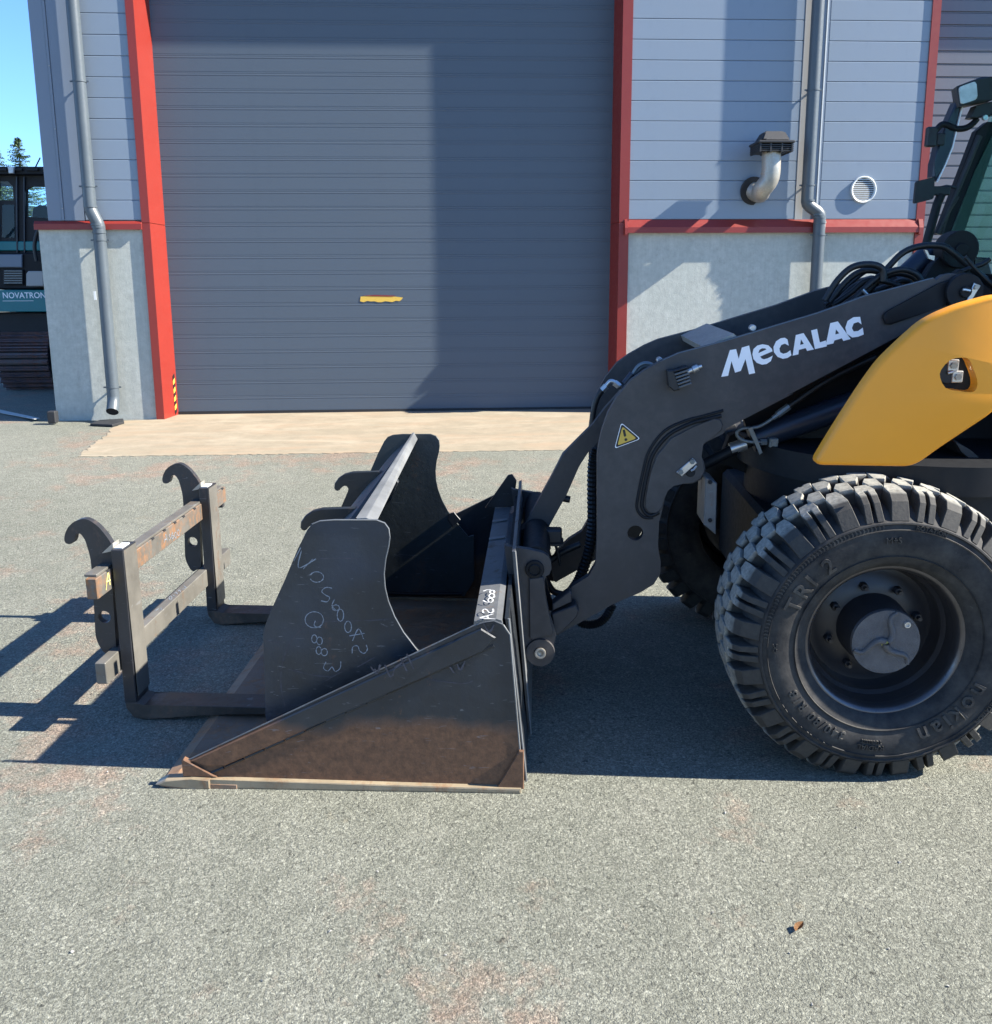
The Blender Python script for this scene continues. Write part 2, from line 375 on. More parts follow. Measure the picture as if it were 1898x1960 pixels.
A.tine = steel('fork_tine_steel', (.045, .036, .029), amount=.7, rust=(.085, .055, .036))
A.teal = paint('teal_machine_paint', (.004, .17, .185), .4, .06)
A.trimgreen = paint('dark_green_trim', (.012, .034, .030), .3, .1); A.cabglass = glass('dark_tinted_glass', (.74, .90, .86)); A.exglass = glass('clear_window_glass', (.80, .90, .93))
A.trackm = steel('track_shoe_steel', (.075, .055, .06), amount=.7, rust=(.13, .065, .055), rough=.5)
A.lens = paint('lamp_lens', (.55, .55, .53), .15, .35, 14, .15)
A.line = paint('white_road_paint', (.45, .45, .42), .8, .2, 14)
A.needle = foliage('spruce_needles', (.075, .115, .05)); A.bark = paint('bark', (.09, .065, .045), .9, .3, 8)
A.leaf = paint('dry_leaf', (.26, .13, .05), .8, .3, 60); A.stone = paint('grey_stone', (.28, .27, .25), .9, .3, 50)
# ------------------------------------------------------------------ ground
bm = new(); ys = [-60, -20, -6]+[(-6+.0+i*1.0) for i in range(1, 18)]+[11.6]; xs = [-90, -30, -12, -6, -3, 0, 3, 6, 12, 30, 90]
grid = []
for y in ys: grid.append([bm.verts.new((x, y, ground_z(x, y))) for x in xs])
for y in (12.6, 20, 60, 200, 600): grid.append([bm.verts.new((x*(1 if y < 30 else 6), y, ground_z(0, 11.6)+.004)) for x in xs])
for a, b in zip(grid, grid[1:]):
    for i in range(len(xs)-1): bm.faces.new((a[i], a[i+1], b[i+1], b[i]))
tag(obj('ground', bm, A.asphalt), 'worn grey asphalt yard with pinkish patches', None, None, 'structure')
def gpoly(name, pts, mat, h0, h1, bev=0):
    bm = new(); prism(bm, [gnd(*p)[:2] for p in pts], h0, h1, 'w'); o = obj(name, bm, mat); o.matrix_world = GF; return o
# concrete apron in front of the door (ragged edge against the asphalt)
def ragged(p, q, n, amp):
    return [(p[0]+(q[0]-p[0])*i/n+random.uniform(-1, 1)*amp, p[1]+(q[1]-p[1])*i/n+random.uniform(-1, 1)*amp*.35) for i in range(n)]
pts = ragged((150, 875), (640, 868), 60, 2.)+ragged((640, 868), (1400, 857), 80, 2.)+[(1420, 800), (1420, 776), (335, 782), (312, 803)]+ragged((235, 806), (150, 875), 30, 5)
tag(gpoly('concrete_apron', pts, A.apron, -.05, .004), 'sunlit sandy concrete slab before the big door', None, None, 'structure')
# ------------------------------------------------------------------ warehouse
YF = 11.28; ZG = ground_z(0, YF)
wh = tag(empty('warehouse', Matrix.Translation((0, YF, ZG))), 'grey-blue metal-clad hall with red trim, concrete plinths and big roller doors', 'building')
def wob(name, bm, mat, parent=wh, smooth=None):
    bmesh.ops.translate(bm, verts=bm.verts[:], vec=(0, -YF, -ZG)); return obj(name, bm, mat, parent, smooth)
ZT = 6.7; ZD = 5.92; YD = YF+.34
def wx(x, y, Y=YF): return WY(x, y, Y)
def wbox(name, mat, *a, bev=0, parent=wh):
    bm = new(); box(bm, *a, bev=bev); return wob(name, bm, mat, parent)
XL0, XL1, XL2 = -4.245, -3.148, -3.062        # left pier: edge, trim, opening
XR0, XR1, XR2, XR3 = 2.02, 2.128, 5.375, 5.47
# core volumes behind the skin
wbox('wall', A.concL, XL0, XL1, YF+.012, YF+.3, ZG-.3, 2.5)
wbox('wall', A.concL, XR1-.03, XR2+.03, YF+.012, YF+.3, ZG-.3, 2.5)
wbox('wall', A.flash, -4.13, XL1, YF+.035, YF+.3, 2.5, ZT)
wbox('wall', A.flash, XR1-.03, XR2+.03, YF+.035, YF+.3, 2.5, ZT)
wbox('side_wall', A.flash, -4.13, -3.95, YF+.3, 22, ZG-.3, ZT)
wbox('back_wall', A.flash, -4.13, 11, 22, 22.2, ZG-.3, ZT)
wbox('side_wall', A.flash, 10.8, 11, YF, 22, ZG-.3, ZT)
wbox('roof', A.flash, -4.2, 11.05, YF-.02, 22.3, ZT, ZT+.2)
wbox('lintel', A.flash, XL2, XR0, YF, YF+.3, ZD, ZT); wbox('lintel', A.flash, XR3, 10.8, YF, YF+.3, ZD, ZT)
# cladding strips
def strips(x0, x1, z0, pitch, joints):
    bm = new(); g = .0012; z = z0
    pr = [(YF+.03, g), (YF+.004, g), (YF, g+.003), (YF, pitch-g-.008), (YF+.005, pitch-g), (YF+.03, pitch-g)]
    for x in (x0, x1):
        for p in pr: bm.verts.new((x, p[0], p[1]))
    bm.verts.ensure_lookup_table(); n = len(pr)
    for i in range(n-1): bm.faces.new((bm.verts[i], bm.verts[i+1], bm.verts[n+i+1], bm.verts[n+i]))
    bm.faces.new([bm.verts[i] for i in range(n)]); bm.faces.new([bm.verts[n+i] for i in range(n-1, -1, -1)])
    bmesh.ops.translate(bm, verts=bm.verts[:], vec=(0, -YF, -ZG)); o = obj('cladding_panel', bm, A.panel, wh); o.location.z = z0
    k = 1
    while z0+pitch*(k+1) < ZT+.1:
        inst(o, wh, (0, 0, z0+pitch*k)); k += 1
strips(-3.735, XL1, 2.585, .2053, 0); strips(XR1, 3.985, 2.585, .2053, 0); strips(4.27, XR2, 2.585, .2053, 0)
for a, b in ((-4.13, -3.985), (-3.955, -3.745)): wbox('corner_flashing', A.flash, a, b, YF+.002, YF+.03, 2.58, ZT, bev=.003)
wbox('seam_strip', A.flash, -3.984, -3.957, YF-.008, YF+.03, 2.58, ZT, bev=.004)
for z in (2.7, 3.5, 4.12, 4.75): wbox('screw', A.galv, -3.972, -3.962, YF-.014, YF-.006, z, z+.01)
wbox('joint_flashing', A.pale, 3.99, 4.075, YF-.003, YF+.03, 2.58, ZT, bev=.002); wbox('joint_flashing', A.flash, 4.079, 4.225, YF+.004, YF+.03, 2.58, ZT)
wbox('joint_flashing', A.white, 4.228, 4.24, YF-.006, YF+.03, 2.58, ZT); wbox('joint_flashing', A.flash, 4.243, 4.267, YF+.002, YF+.03, 2.58, ZT)
# ledges
def ledge(x0, x1, p, zt, zb):
    bm = new(); pr = [(YF+.03, zt+.012), (YF-.001, zt+.010), (YF-p, zb+.06), (YF-p-.002, zb), (YF-p+.010, zb), (YF+.03, zb+.01)]
    prism(bm, pr, x0, x1, 'u', bev=.0015); wob('ledge_flashing', bm, A.red)
ledge(XL0-.03, XL1+.0, .030, 2.565, 2.485); ledge(XR1-.02, XR2+.02, .058, 2.572, 2.437)
bm = new(); prism(bm, [(YF+.03, 2.60), (YF-.03, 2.58), (YF-.066, 2.49), (YF-.066, 2.42), (YF+.03, 2.43)], XR2+.021, XR2+.07, 'u'); wob('ledge_end_cap', bm, A.red)
bm = new(); prism(bm, [(YF+.03, 2.60), (YF-.03, 2.58), (YF-.066, 2.49), (YF-.066, 2.42), (YF+.03, 2.43)], XR1-.05, XR1-.021, 'u'); wob('ledge_end_cap', bm, A.red)
# red door trims
def trim(pts, z0, z1):
    bm = new(); prism(bm, pts, z0, z1, 'w', bev=.002); return wob('door_trim', bm, A.red)
for z0, z1 in ((ZG-.1, 2.552), (2.556, ZT)):
    trim([(XL1, YF-.014), (XL2, YF-.014), (-2.992, YD+.005), (-3.03, YD+.005), (-3.05, YF+.25), (XL1, YF+.1)], z0, z1)
    trim([(XR0, YF-.014), (XR1, YF-.014), (XR1, YF+.1), (XR0+.02, YF+.25), (XR0+.03, YD+.005), (XR0-.035, YD+.005)], z0, z1)
    trim([(XR2, YF-.016), (XR3, YF-.016), (XR3+.02, YD), (XR3-.05, YD), (XR2, YF+.1)], z0, z1)
# yellow/black tape low on the left jamb
tp = empty('hazard_tape', None, wh)
for i in range(9):
    z0 = ZG+.02+i*.048; bm = new()
    a = Vector((-3.011, YF+.25)); b = Vector((-3.002, YF+.29))
    q = [(a.x+.002, a.y, z0), (b.x+.002, b.y, z0+.03), (b.x+.002, b.y, z0+.078), (a.x+.002, a.y, z0+.048)]
    q2 = [(x+.004, y, z) for x, y, z in q]
    vs = [bm.verts.new(p) for p in q+q2]
    for f in ((0, 1, 2, 3), (7, 6, 5, 4), (0, 4, 5, 1), (1, 5, 6, 2), (2, 6, 7, 3), (3, 7, 4, 0)): bm.faces.new([vs[k] for k in f])
    wob('tape_stripe', bm, A.sticker_y if i % 2 else A.sticker_k, tp)
# overhead doors
def overhead(x0, x1, pitch, mat, deep, zb):
    d = empty('overhead_door', None, wh)
    bm = new(); p = pitch
    pr = [(0, .0), (0, p*.72), (deep, p*.735), (deep, p*.76), (-.001, p*.775), (-.001, p*.845), (deep, p*.86), (deep, p*.885), (0, p*.90), (0, p*.965), (deep*1.6, p*.975), (deep*1.6, p)]
    for x in (x0, x1):
        for q in pr: bm.verts.new((x, YD+q[0]-YF, q[1]))
    bm.verts.ensure_lookup_table(); n = len(pr)
    for i in range(n-1): bm.faces.new((bm.verts[i], bm.verts[i+1], bm.verts[n+i+1], bm.verts[n+i]))
    o = obj('door_slat', bm, mat, d); o.location.z = zb-ZG; k = 1
    while zb+pitch*k < ZD+.1: inst(o, d, (0, 0, zb-ZG+pitch*k)); k += 1
    wbox('backing', A.dark, x0-.05, x1+.05, YD+.03, YD+.1, ZG-.1, ZD+.1, parent=d)
    wbox('bottom_seal', A.dark, x0, x1, YD-.01, YD+.03, ZG-.02, zb-.002, parent=d)
    return d
d1 = overhead(-3.04, 2.03, .1745, A.door, .0011, ZG+.045)
bm = new(); pr = [(.012, .0), (.0, .002), (.0, .112), (.016, .122), (.016, .1355)]
d2 = empty('overhead_door', None, wh)
for x in (5.42, 10.8):
    for q in pr: bm.verts.new((x, YD+q[0]-YF, q[1]))
bm.verts.ensure_lookup_table(); n = len(pr)
for i in range(n-1): bm.faces.new((bm.verts[i], bm.verts[i+1], bm.verts[n+i+1], bm.verts[n+i]))
o = obj('door_slat', bm, A.door2, d2); o.location.z = .05
for k in range(1, 42): inst(o, d2, (0, 0, .05+.1355*k))
wbox('backing', A.dark, 5.4, 10.8, YD+.03, YD+.1, ZG-.1, ZD+.1, parent=d2)
# torn yellow sticker on the door
c0 = WY(689, 577, YD); c1 = WY(771, 576, YD); c2 = WY(771, 568, YD); c3 = WY(690, 567, YD)
bm = new(); pts = [(c0[0], c0[2])]+[(c0[0]+(c1[0]-c0[0])*i/12, c0[2]+random.uniform(-.012, .006)) for i in range(1, 12)]+[(c1[0]-.02, c1[2]+.01), (c2[0], c2[2]-.01), (c2[0]-.08, c2[2]), (c3[0]+.1, c3[2]+.01), (c3[0], c3[2]-.005)]
prism(bm, pts, YD-.004, YD+.004, 'v'); st = wob('torn_sticker', bm, A.sticker_y, d1)
bm = new(); prism(bm, [(c3[0]+.02, c3[2]+.004), (c3[0]+.16, c3[2]+.012), (c2[0]-.08, c2[2]+.012), (c2[0]-.12, c2[2]+.0), (c3[0]+.1, c3[2]-.002)], YD-.006, YD+.003, 'v'); wob('torn_sticker', bm, A.red, d1)
# downpipes
def downpipe(up, lo, ybr, shoe):
    yp = YF-.10
    a = WY(*up[0], yp); b = WY(*up[1], yp); c = WY(*lo[0], yp); d = WY(*lo[1], yp)
    r = up[2]; xa = (a[0]+b[0])/2; xc = (c[0]+d[0])/2
    P = [(xa, yp, ZT), (xa, yp, b[2]+.0)]
    P += [(xa, yp, b[2]-.02), (xa+.006, yp, b[2]-.045), (xa+(xc-xa)*.22, yp-.004, b[2]-.075), (xa+(xc-xa)*.78, yp-.004, c[2]+.075), (xc-.006, yp, c[2]+.045), (xc, yp, c[2]+.02)]
    P += [(xc, yp, c[2]), (xc, yp, d[2])]
    if shoe: P += [(xc, yp-.005, d[2]-.05), (xc+.002, yp-.04, d[2]-.11), (xc+.004, yp-.09, d[2]-.17)]
    dp = empty('downpipe', None, wh)
    bm = new(); tube(bm, P, r, 20, caps=False); wob('pipe', bm, A.zincpipe, dp, 50)
    for z in (b[2]-.015, c[2]+.015, c[2]+.04, c[2]-.04):
        x = xa+(xc-xa)*max(0, min(1, (b[2]-z)/(b[2]-c[2])))
        bm = new(); tube(bm, [(x-.0*(xc-xa), yp-.004, z-.01), (x, yp-.004, z+.01)], r+.004, 20); wob('pipe_joint', bm, A.zincpipe, dp, 50)
    for y in ybr:
        q = WY(up[0][0], y, yp); z = q[2]; x = xa if z > b[2]-.05 else xc
        bm = new(); tube(bm, [(x, yp, z-.009), (x, yp, z+.009)], r+.006, 20); box(bm, x-r-.03, x-r, yp-.004, yp+.004, z-.008, z+.008); box(bm, x+r, x+r+.03, yp-.004, yp+.004, z-.008, z+.008)
        box(bm, x-.01, x+.01, yp+r, YF+.02, z-.006, z+.006); wob('pipe_bracket', bm, A.zincpipe, dp, 50)
    return xc, yp, d[2]
XC, YP, ZB = downpipe(((139, 20), (173, 393), .066), ((190, 438), (216, 757)), (156, 357, 460, 742), True)
bm = new(); tube(bm, [(XC+.002, YP-.055, ZB-.135), (XC+.004, YP-.088, ZB-.165)], .058, 20); wob('pipe_mouth', bm, A.dark)
downpipe(((1564, 20), (1545, 382), .066), ((1563, 419), (1557, 700)), (173, 355, 450), False)
q = WY(190, 566, YF-.03); wbox('pipe_tag', A.white, q[0]-.012, q[0]+.012, YF-.172, YF-.166, q[2]-.045, q[2]+.045)
# bent exhaust vent with hood
ev = empty('exhaust_vent', None, wh)
h0 = WY(1441, 362, YF); yv = YF-.30; h1 = WY(1474, 330, yv); top = WY(1474, 291, yv)[2]
P = smooth_path([(h0[0], YF+.01, h0[2]-.02), (h0[0]+.05, YF-.09, h0[2]-.055), (h1[0]-.06, yv+.07, h0[2]-.03), (h1[0], yv, h0[2]+.09), (h1[0], yv, top)], 6)
bm = new(); tube(bm, P, .099, 24); wob('elbow_pipe', bm, A.galv, ev, 50)
bm = new(); tube(bm, [(h0[0], YF-.004, h0[2]-.02), (h0[0]+.002, YF-.02, h0[2]-.022)], .15, 28); wob('wall_flange', bm, A.dark, ev, 40)
bm = new(); tube(bm, [(h1[0], yv, h0[2]+.12), (h1[0], yv, h0[2]+.135)], .103, 24); wob('pipe_joint', bm, A.galv, ev, 40)
hz = WY(1474, 276, yv)[2]
for k in range(4): wbox('louvre_slat', A.plastic, h1[0]-.185, h1[0]+.185, yv-.16, yv+.16, top-.01+k*.019, top-.001+k*.019, parent=ev)
for a in (-.17, -.06, .06, .17): wbox('hood_post', A.plastic, h1[0]+a-.008, h1[0]+a+.008, yv-.165, yv+.165, top-.02, hz-.01, parent=ev)
wbox('hood_rim', A.plastic, h1[0]-.195, h1[0]+.195, yv-.175, yv+.175, hz-.012, hz+.016, bev=.008, parent=ev)
zt = WY(1478, 254, yv)[2]
bm = new(); hull(bm, [(h1[0]+sx*.155, yv+sy*.15, hz+.016) for sx in (-1, 1) for sy in (-1, 1)]+[(h1[0]+sx*.105, yv+sy*.095, zt) for sx in (-1, 1) for sy in (-1, 1)])
bmesh.ops.bevel(bm, geom=bm.edges[:], offset=.01, segments=2, affect='EDGES'); wob('hood', bm, A.plastic, ev)
# round louvred grille
gv = empty('vent_grille', None, wh); gc = WY(1651, 363.5, YF); r = .142
bm = new(); prof = [(YF+.0, r-.022), (YF-.02, r-.02), (YF-.03, r-.006), (YF-.026, r), (YF+.0, r+.002)]
lathe(bm, [(a, b) for a, b in prof], 40); bmesh.ops.translate(bm, verts=bm.verts[:], vec=(gc[0], 0, gc[2])); wob('grille_ring', bm, A.white, gv, 40)
bm = new(); prism(bm, [(gc[0]+x, gc[2]+z) for x, z in circ(0, 0, r-.01, 32)], YF-.004, YF+.0, 'v'); wob('grille_back', bm, A.dark, gv)
for k in range(11):
    z = (k-5)*.0215; hw = math.sqrt((r-.02)**2-z*z)
    bm = new(); prism(bm, [(YF-.020, z-.006), (YF-.017, z-.006), (YF-.010, z+.003), (YF-.013, z+.003)], gc[0]-hw, gc[0]+hw, 'u'); bmesh.ops.translate(bm, verts=bm.verts[:], vec=(0, 0, gc[2])); wob('grille_slat', bm, A.white, gv)
# rain plate under the left downpipe
bm = new(); prism(bm, [gnd(*p)[:2] for p in ((173, 816), (190, 809), (236, 806), (238, 812), (215, 818))], .004, .03, 'w', bev=.004)
o = obj('splash_plate', bm, A.dark); o.matrix_world = GF; tag(o, 'flat black plate on the asphalt under the left downpipe mouth', 'drain plate')
# ------------------------------------------------------------------ loader bucket (on the coupler)
bk = tag(empty('loader_bucket', MF), 'wide dark steel bucket with rust-brown lower side, pinned to the loader arm', 'loader bucket')
BV = .03; BWD = 1.90
side = pv(BV, [(357, 1457), (905, 1199), (925, 1192), (945, 1189), (962, 1196), (975, 1215), (998, 1480), (1000, 1516)], D_)
side = [(u, max(w, .012)) for u, w in side]+[(-1.03, .014)]
side = [(side[0][0], side[0][1])]+side[1:]+[(side[0][0]+.0, .05)]
for v0, v1 in ((BV, BV+.016), (BWD-.016, BWD)):
    bm = new(); prism(bm, side, v0, v1, bev=.002); obj('side_plate', bm, A.plate, bk)
def inset_quad(poly): return poly
# folded reinforcement along the sloping top edge of each side
tu, tw = side[0]; eu, ew = side[3]
def along(t, d): # point along top edge, d below it
    L = math.hypot(eu-tu, ew-tw); return (tu+(eu-tu)*t+d*(ew-tw)/L, tw+(ew-tw)*t-d*(eu-tu)/L)
fl = [along(.015, .002), along(.96, .002), along(.985, .05), along(.93, .075), along(.10, .068), along(.045, .04)]
for v0, v1 in ((BV-.009, BV), (BWD, BWD+.009)):
    bm = new(); prism(bm, fl, v0, v1, bev=.004); obj('edge_stiffener', bm, A.plate, bk)
# wear strip along the foot of the near side, cutting edge plate
for v0, v1 in ((BV-.022, BV+.03), (BWD-.03, BWD+.022)):
    bm = new(); prism(bm, [(-1.17, .0), (-.005, .0), (-.005, .018), (-1.10, .034), (-1.15, .03)], v0, v1, bev=.006, seg=2); obj('side_cutter', bm, A.wear, bk)
bm = new(); prism(bm, [(-1.215, .006), (-1.165, .0), (-.95, .0), (-.95, .016), (-1.09, .018), (-1.17, .022)], BV-.024, BWD+.024, bev=.002); obj('cutting_edge', bm, A.inner, bk)
bm = new(); prism(bm, [(-1.225, .012), (-1.10, -.0), (-1.04, .0), (-1.04, .034), (-1.10, .036), (-1.19, .03)], BV-.028, BV+.02, bev=.004); obj('corner_tip', bm, A.wear, bk)
bm = new(); prism(bm, [(-1.135, .036), (-1.135, .095), (-1.128, .10), (-1.02, .036)], BV-.012, BV+.012, bev=.003); obj('corner_gusset', bm, A.plate, bk)
# floor and curved back as one bent plate
prof = [(-.952, .016), (-.30, .016), (-.20, .022), (-.11, .05), (-.055, .11), (-.04, .20), (-.085, .50), (-.10, .585)]
prof2 = [(u+.014, w-.004) if w > .1 else (u, w-.014) for u, w in prof][::-1]
bm = new(); prism(bm, smooth2 if False else prof+prof2, BV+.016, BWD-.016); obj('floor_and_back', bm, A.inner, bk, 40)
bm = new(); prism(bm, [(-.160, .560), (-.155, .594), (-.085, .603), (-.066, .597), (-.060, .56), (-.074, .56), (-.088, .588)], BV+.002, BWD-.002, bev=.002); obj('top_rail', bm, A.strip, bk)
bm = new(); prism(bm, [(-.058, .60), (-.046, .60), (.012, .03), (0., .03)], BV+.01, BWD-.01, bev=.002); obj('rear_plate', bm, A.darkplate, bk)
bm = new(); prism(bm, [(-.044, .72), (-.032, .725), (.024, .02), (.014, .02)], .38, 1.52, bev=.002); obj('bracket_plate', bm, A.strip, bk)
for v in (1.50,):
    bm = new(); prism(bm, [(-.20, .597), (-.070, .605), (-.055, .725), (-.075, .755), (-.095, .75)], v, v+.016, bev=.002); obj('gusset', bm, A.darkplate, bk)
for v in (.96, 1.24):
    bm = new(); prism(bm, [(-.155, .594), (-.09, .606), (-.09, .609), (-.155, .599)], v, v+.03); obj('lit_gap_bar', bm, A.bright, bk)  # bright bars stand in for light through gaps on the shaded rail
# corner bumper at the near rear foot
bm = new(); prism(bm, [(-.09, .012), (.004, .012), (.004, .15), (-.012, .15), (-.06, .05)], BV-.014, BV, bev=.003); obj('rear_corner_plate', bm, A.plate, bk)
bm = new()
for k in range(14):
    a = along(.03+.945*k/14, .072); b = along(.03+.945*(k+.9)/14, .073)
    tube(bm, [(a[0], BV-.003, a[1]), (b[0], BV-.003, b[1])], .0045, 6)
obj('weld_bead', bm, A.darkplate, bk, 60)
bm = new(); tube(bm, [(u, BV+.002, w+.0012) for u, w in side[:5]], .0028, 5); obj('worn_edge', bm, A.strip, bk, 60)
bm = new(); tube(bm, [(u+.001, BV+.001, w) for u, w in side[4:8]], .003, 5); obj('worn_edge', bm, A.bright, bk, 60)
bm = new(); tube(bm, [(-.045, BV+.008, .60), (.012, BV+.008, .03)], .004, 6); obj('worn_edge', bm, A.bright, bk, 60)
bm = new(); tube(bm, [(-.034, .379, .722), (.022, .379, .03)], .0045, 6); obj('worn_edge', bm, A.bright, bk, 60)
# chalk and scratches
def chalk(name, strokes, plane, reg, mat, parent, w, nrm):
    bm = new()
    for s_ in strokes:
        pts = [Vector(plane(*reg(*p))) for p in s_]
        pts = smooth_path(pts, 5) if len(pts) > 2 else pts
        ribbon(bm, pts, nrm, w, .5)
    o = obj(name, bm, mat, parent)
    if name == 'scribed_line': o['kind'] = 'stuff'
    return o
def el(cx, cy, rx, ry, a0=0, a1=360, n=10): return [(cx+rx*math.cos((a0+(a1-a0)*i/n)*RAD), cy+ry*math.sin((a0+(a1-a0)*i/n)*RAD)) for i in range(n+1)]
nV = (0, -1, 0)
chalk('chalk_writing', [[(370, 1418), (525, 1430)], [(370, 1416), (505, 1378)], [(450, 1422), (440, 1393)], [(406, 1368), (396, 1346), (415, 1330), (438, 1338), (455, 1358), (480, 1368), (503, 1352), (498, 1328)],
      [(402, 1245), (440, 1262), (480, 1262)], el(475, 1243, 24, 20), el(488, 1198, 26, 20), el(492, 1160, 22, 18), [(405, 1152), (440, 1138), (480, 1140)]], lambda x, y: MG(x, y, .6085), RK, A.chalkw, bk, .0045, (0, 0, 1))
chalk('chalk_writing', [[(620, 1278), (650, 1312), (668, 1268)], [(655, 1310), (640, 1290)], [(690, 1268), (720, 1330), (740, 1290)], [(770, 1235), (800, 1300)], [(740, 1285), (800, 1240)],
      [(800, 1215), (835, 1290)], [(1015, 1280), (1035, 1310)], [(1050, 1265), (1068, 1295), (1090, 1250)], [(1180, 1060), (1210, 1105), (1235, 1070)]], lambda x, y: M(x, y, BV-.0105), R8, A.chalkr, bk, .005, nV)
chalk('scratch', [[(860, 1330), (960, 1350), (1080, 1362), (1130, 1350)]], lambda x, y: M(x, y, BV-.0015), R8, A.chalkr, bk, .003, nV)
# ------------------------------------------------------------------ second bucket standing inside it
sb = tag(empty('light_bucket', MF), 'grey bucket with two rear hooks standing inside the wide bucket, chalk numbers on its side', 'excavator bucket')
SV0, SV1 = .12, 1.75
near = [(508, 1400), (508, 1372), (503, 1215), (508, 1195), (520, 1165), (545, 1110), (570, 1050), (588, 1014), (597, 1003), (612, 997), (640, 995), (720, 995), (736, 1001), (744, 1012), (746, 1028), (744, 1045), (738, 1070), (735, 1098), (737, 1125), (743, 1150), (755, 1180), (772, 1210), (795, 1240), (830, 1280)]
pn = pv(SV0, near); pn[0] = (pn[1][0]+.015, .085); pn = pn+[(-.27, .40), (-.27, .17), (-.32, .085), (-.80, .072)]
for v0, v1 in ((SV0, SV0+.012), (SV1-.012, SV1)):
    bm = new(); prism(bm, pn, v0, v1, bev=.0015); obj('side_plate', bm, A.plate2 if v0 < 1 else A.inplate, sb)  # far plate takes the paler colour that stands in for light
bm = new()
e = [(p[0], SV0-.0005, p[1]) for p in pn[8:24]]
tube(bm, e, .0022, 5); obj('ground_edge', bm, A.bright, sb, 60)
shell = [(-.86, .16), (-.875, .25), (-.855, .40), (-.79, .60), (-.68, .78), (-.575, .875)]
bot = [(-.86, .16), (-.82, .10), (-.76, .085), (-.70, .090)]
full = [tuple(p) for p in smooth_path([(*q, 0) for q in (bot[::-1]+shell[1:])], 4)]
full = [(p[0], p[1]) for p in full]
inner = [(p[0]+.012*(1 if p[1] > .15 else .2), p[1]+(.012 if p[1] < .15 else -.004)) for p in full]
bm = new(); prism(bm, full+inner[::-1], SV0+.012, SV1-.012); obj('curved_back', bm, A.inplate, sb, 40)
bm = new(); hull(bm, [(-.538, SV0+.012, .902), (-.504, SV0+.012, .904), (-.472, SV0+.012, .890), (-.505, SV0+.012, .872), (-.560, SV1-.012, .905), (-.550, SV1-.012, .908), (-.534, SV1-.012, .876), (-.555, SV1-.012, .870)])
bmesh.ops.bevel(bm, geom=bm.edges[:], offset=.0015, segments=1, affect='EDGES'); obj('top_bar', bm, A.bright, sb)
bm = new(); e = [(-.84, .10), (-.70, .098), (-.55, .094), (-.33, .098)]
tube(bm, [(u, SV1-.016, w) for u, w in e], .010, 7); obj('weld_bead', bm, A.black, sb, 60)
bm = new(); prism(bm, pv(SV1-.013, [RB(*p) for p in ((1200, 870), (1255, 850), (1320, 925), (1245, 1000), (1195, 930))]), SV1-.022, SV1-.0125, bev=.002); obj('side_tab', bm, A.plate, sb)
# hook plates on the back
hook = [(60, 620), (65, 570), (100, 520), (160, 480), (240, 460), (480, 455), (640, 455), (700, 560), (620, 740), (420, 920), (300, 1000), (40, 1000), (80, 915), (150, 760), (205, 650), (210, 620), (190, 590), (160, 585), (130, 605), (115, 635), (95, 645), (75, 640)]
hp = pv(1.07, hook, RB)
du = -.79-hp[4][0]*0
for vh in (1.07, .42):
    o_ = hp if vh > 1 else [(u+.012, w+.006) for u, w in hp]
    bm = new(); prism(bm, o_, vh, vh+.03, bev=.003); obj('hook_plate', bm, A.darkplate, sb)
# chalk serial number
chalk('chalk_writing', [[(272, 686), (238, 752)], [(276, 700), (262, 786), (348, 742)], [(285, 792), (332, 742)], el(352, 832, 34, 26, 200, 520), [(428, 888), (398, 884), (377, 903), (396, 922), (416, 934), (404, 955), (374, 950)],
      [(440, 945), (428, 975), (450, 1000)], el(447, 985, 18, 14), el(470, 1022, 16, 30), el(508, 1080, 17, 28), [(515, 1125), (590, 1112)], [(530, 1150), (560, 1090), (585, 1140)], [(528, 1212), (532, 1180), (556, 1176), (566, 1200), (588, 1212), (604, 1192), (598, 1170)],
      el(340, 1045, 46, 40), [(345, 1050), (340, 1075), (372, 1082)], el(340, 1140, 13, 20), el(366, 1150, 14, 19), el(362, 1198, 13, 19), el(390, 1206, 15, 18), [(398, 1255), (386, 1285), (408, 1300), (428, 1280), (444, 1302), (468, 1286), (472, 1252)]],
      lambda x, y: M(x, y, SV0-.0012), R8, A.chalk, sb, .0027, nV)
chalk('scribed_line', [[(350, 742), (450, 738), (580, 741)], [(300, 1058), (450, 1052), (620, 1048), (720, 1040)], [(92, 1150), (170, 1160)], [(195, 1480), (175, 1380), (180, 1270), (220, 1160), (290, 1075)], [(395, 1350), (500, 1290)], [(555, 1280), (640, 1232)], [(210, 1290), (330, 1320), (430, 1330)]],
      lambda x, y: M(x, y, SV0-.0010), R8, A.chalkr, sb, .0028, nV)
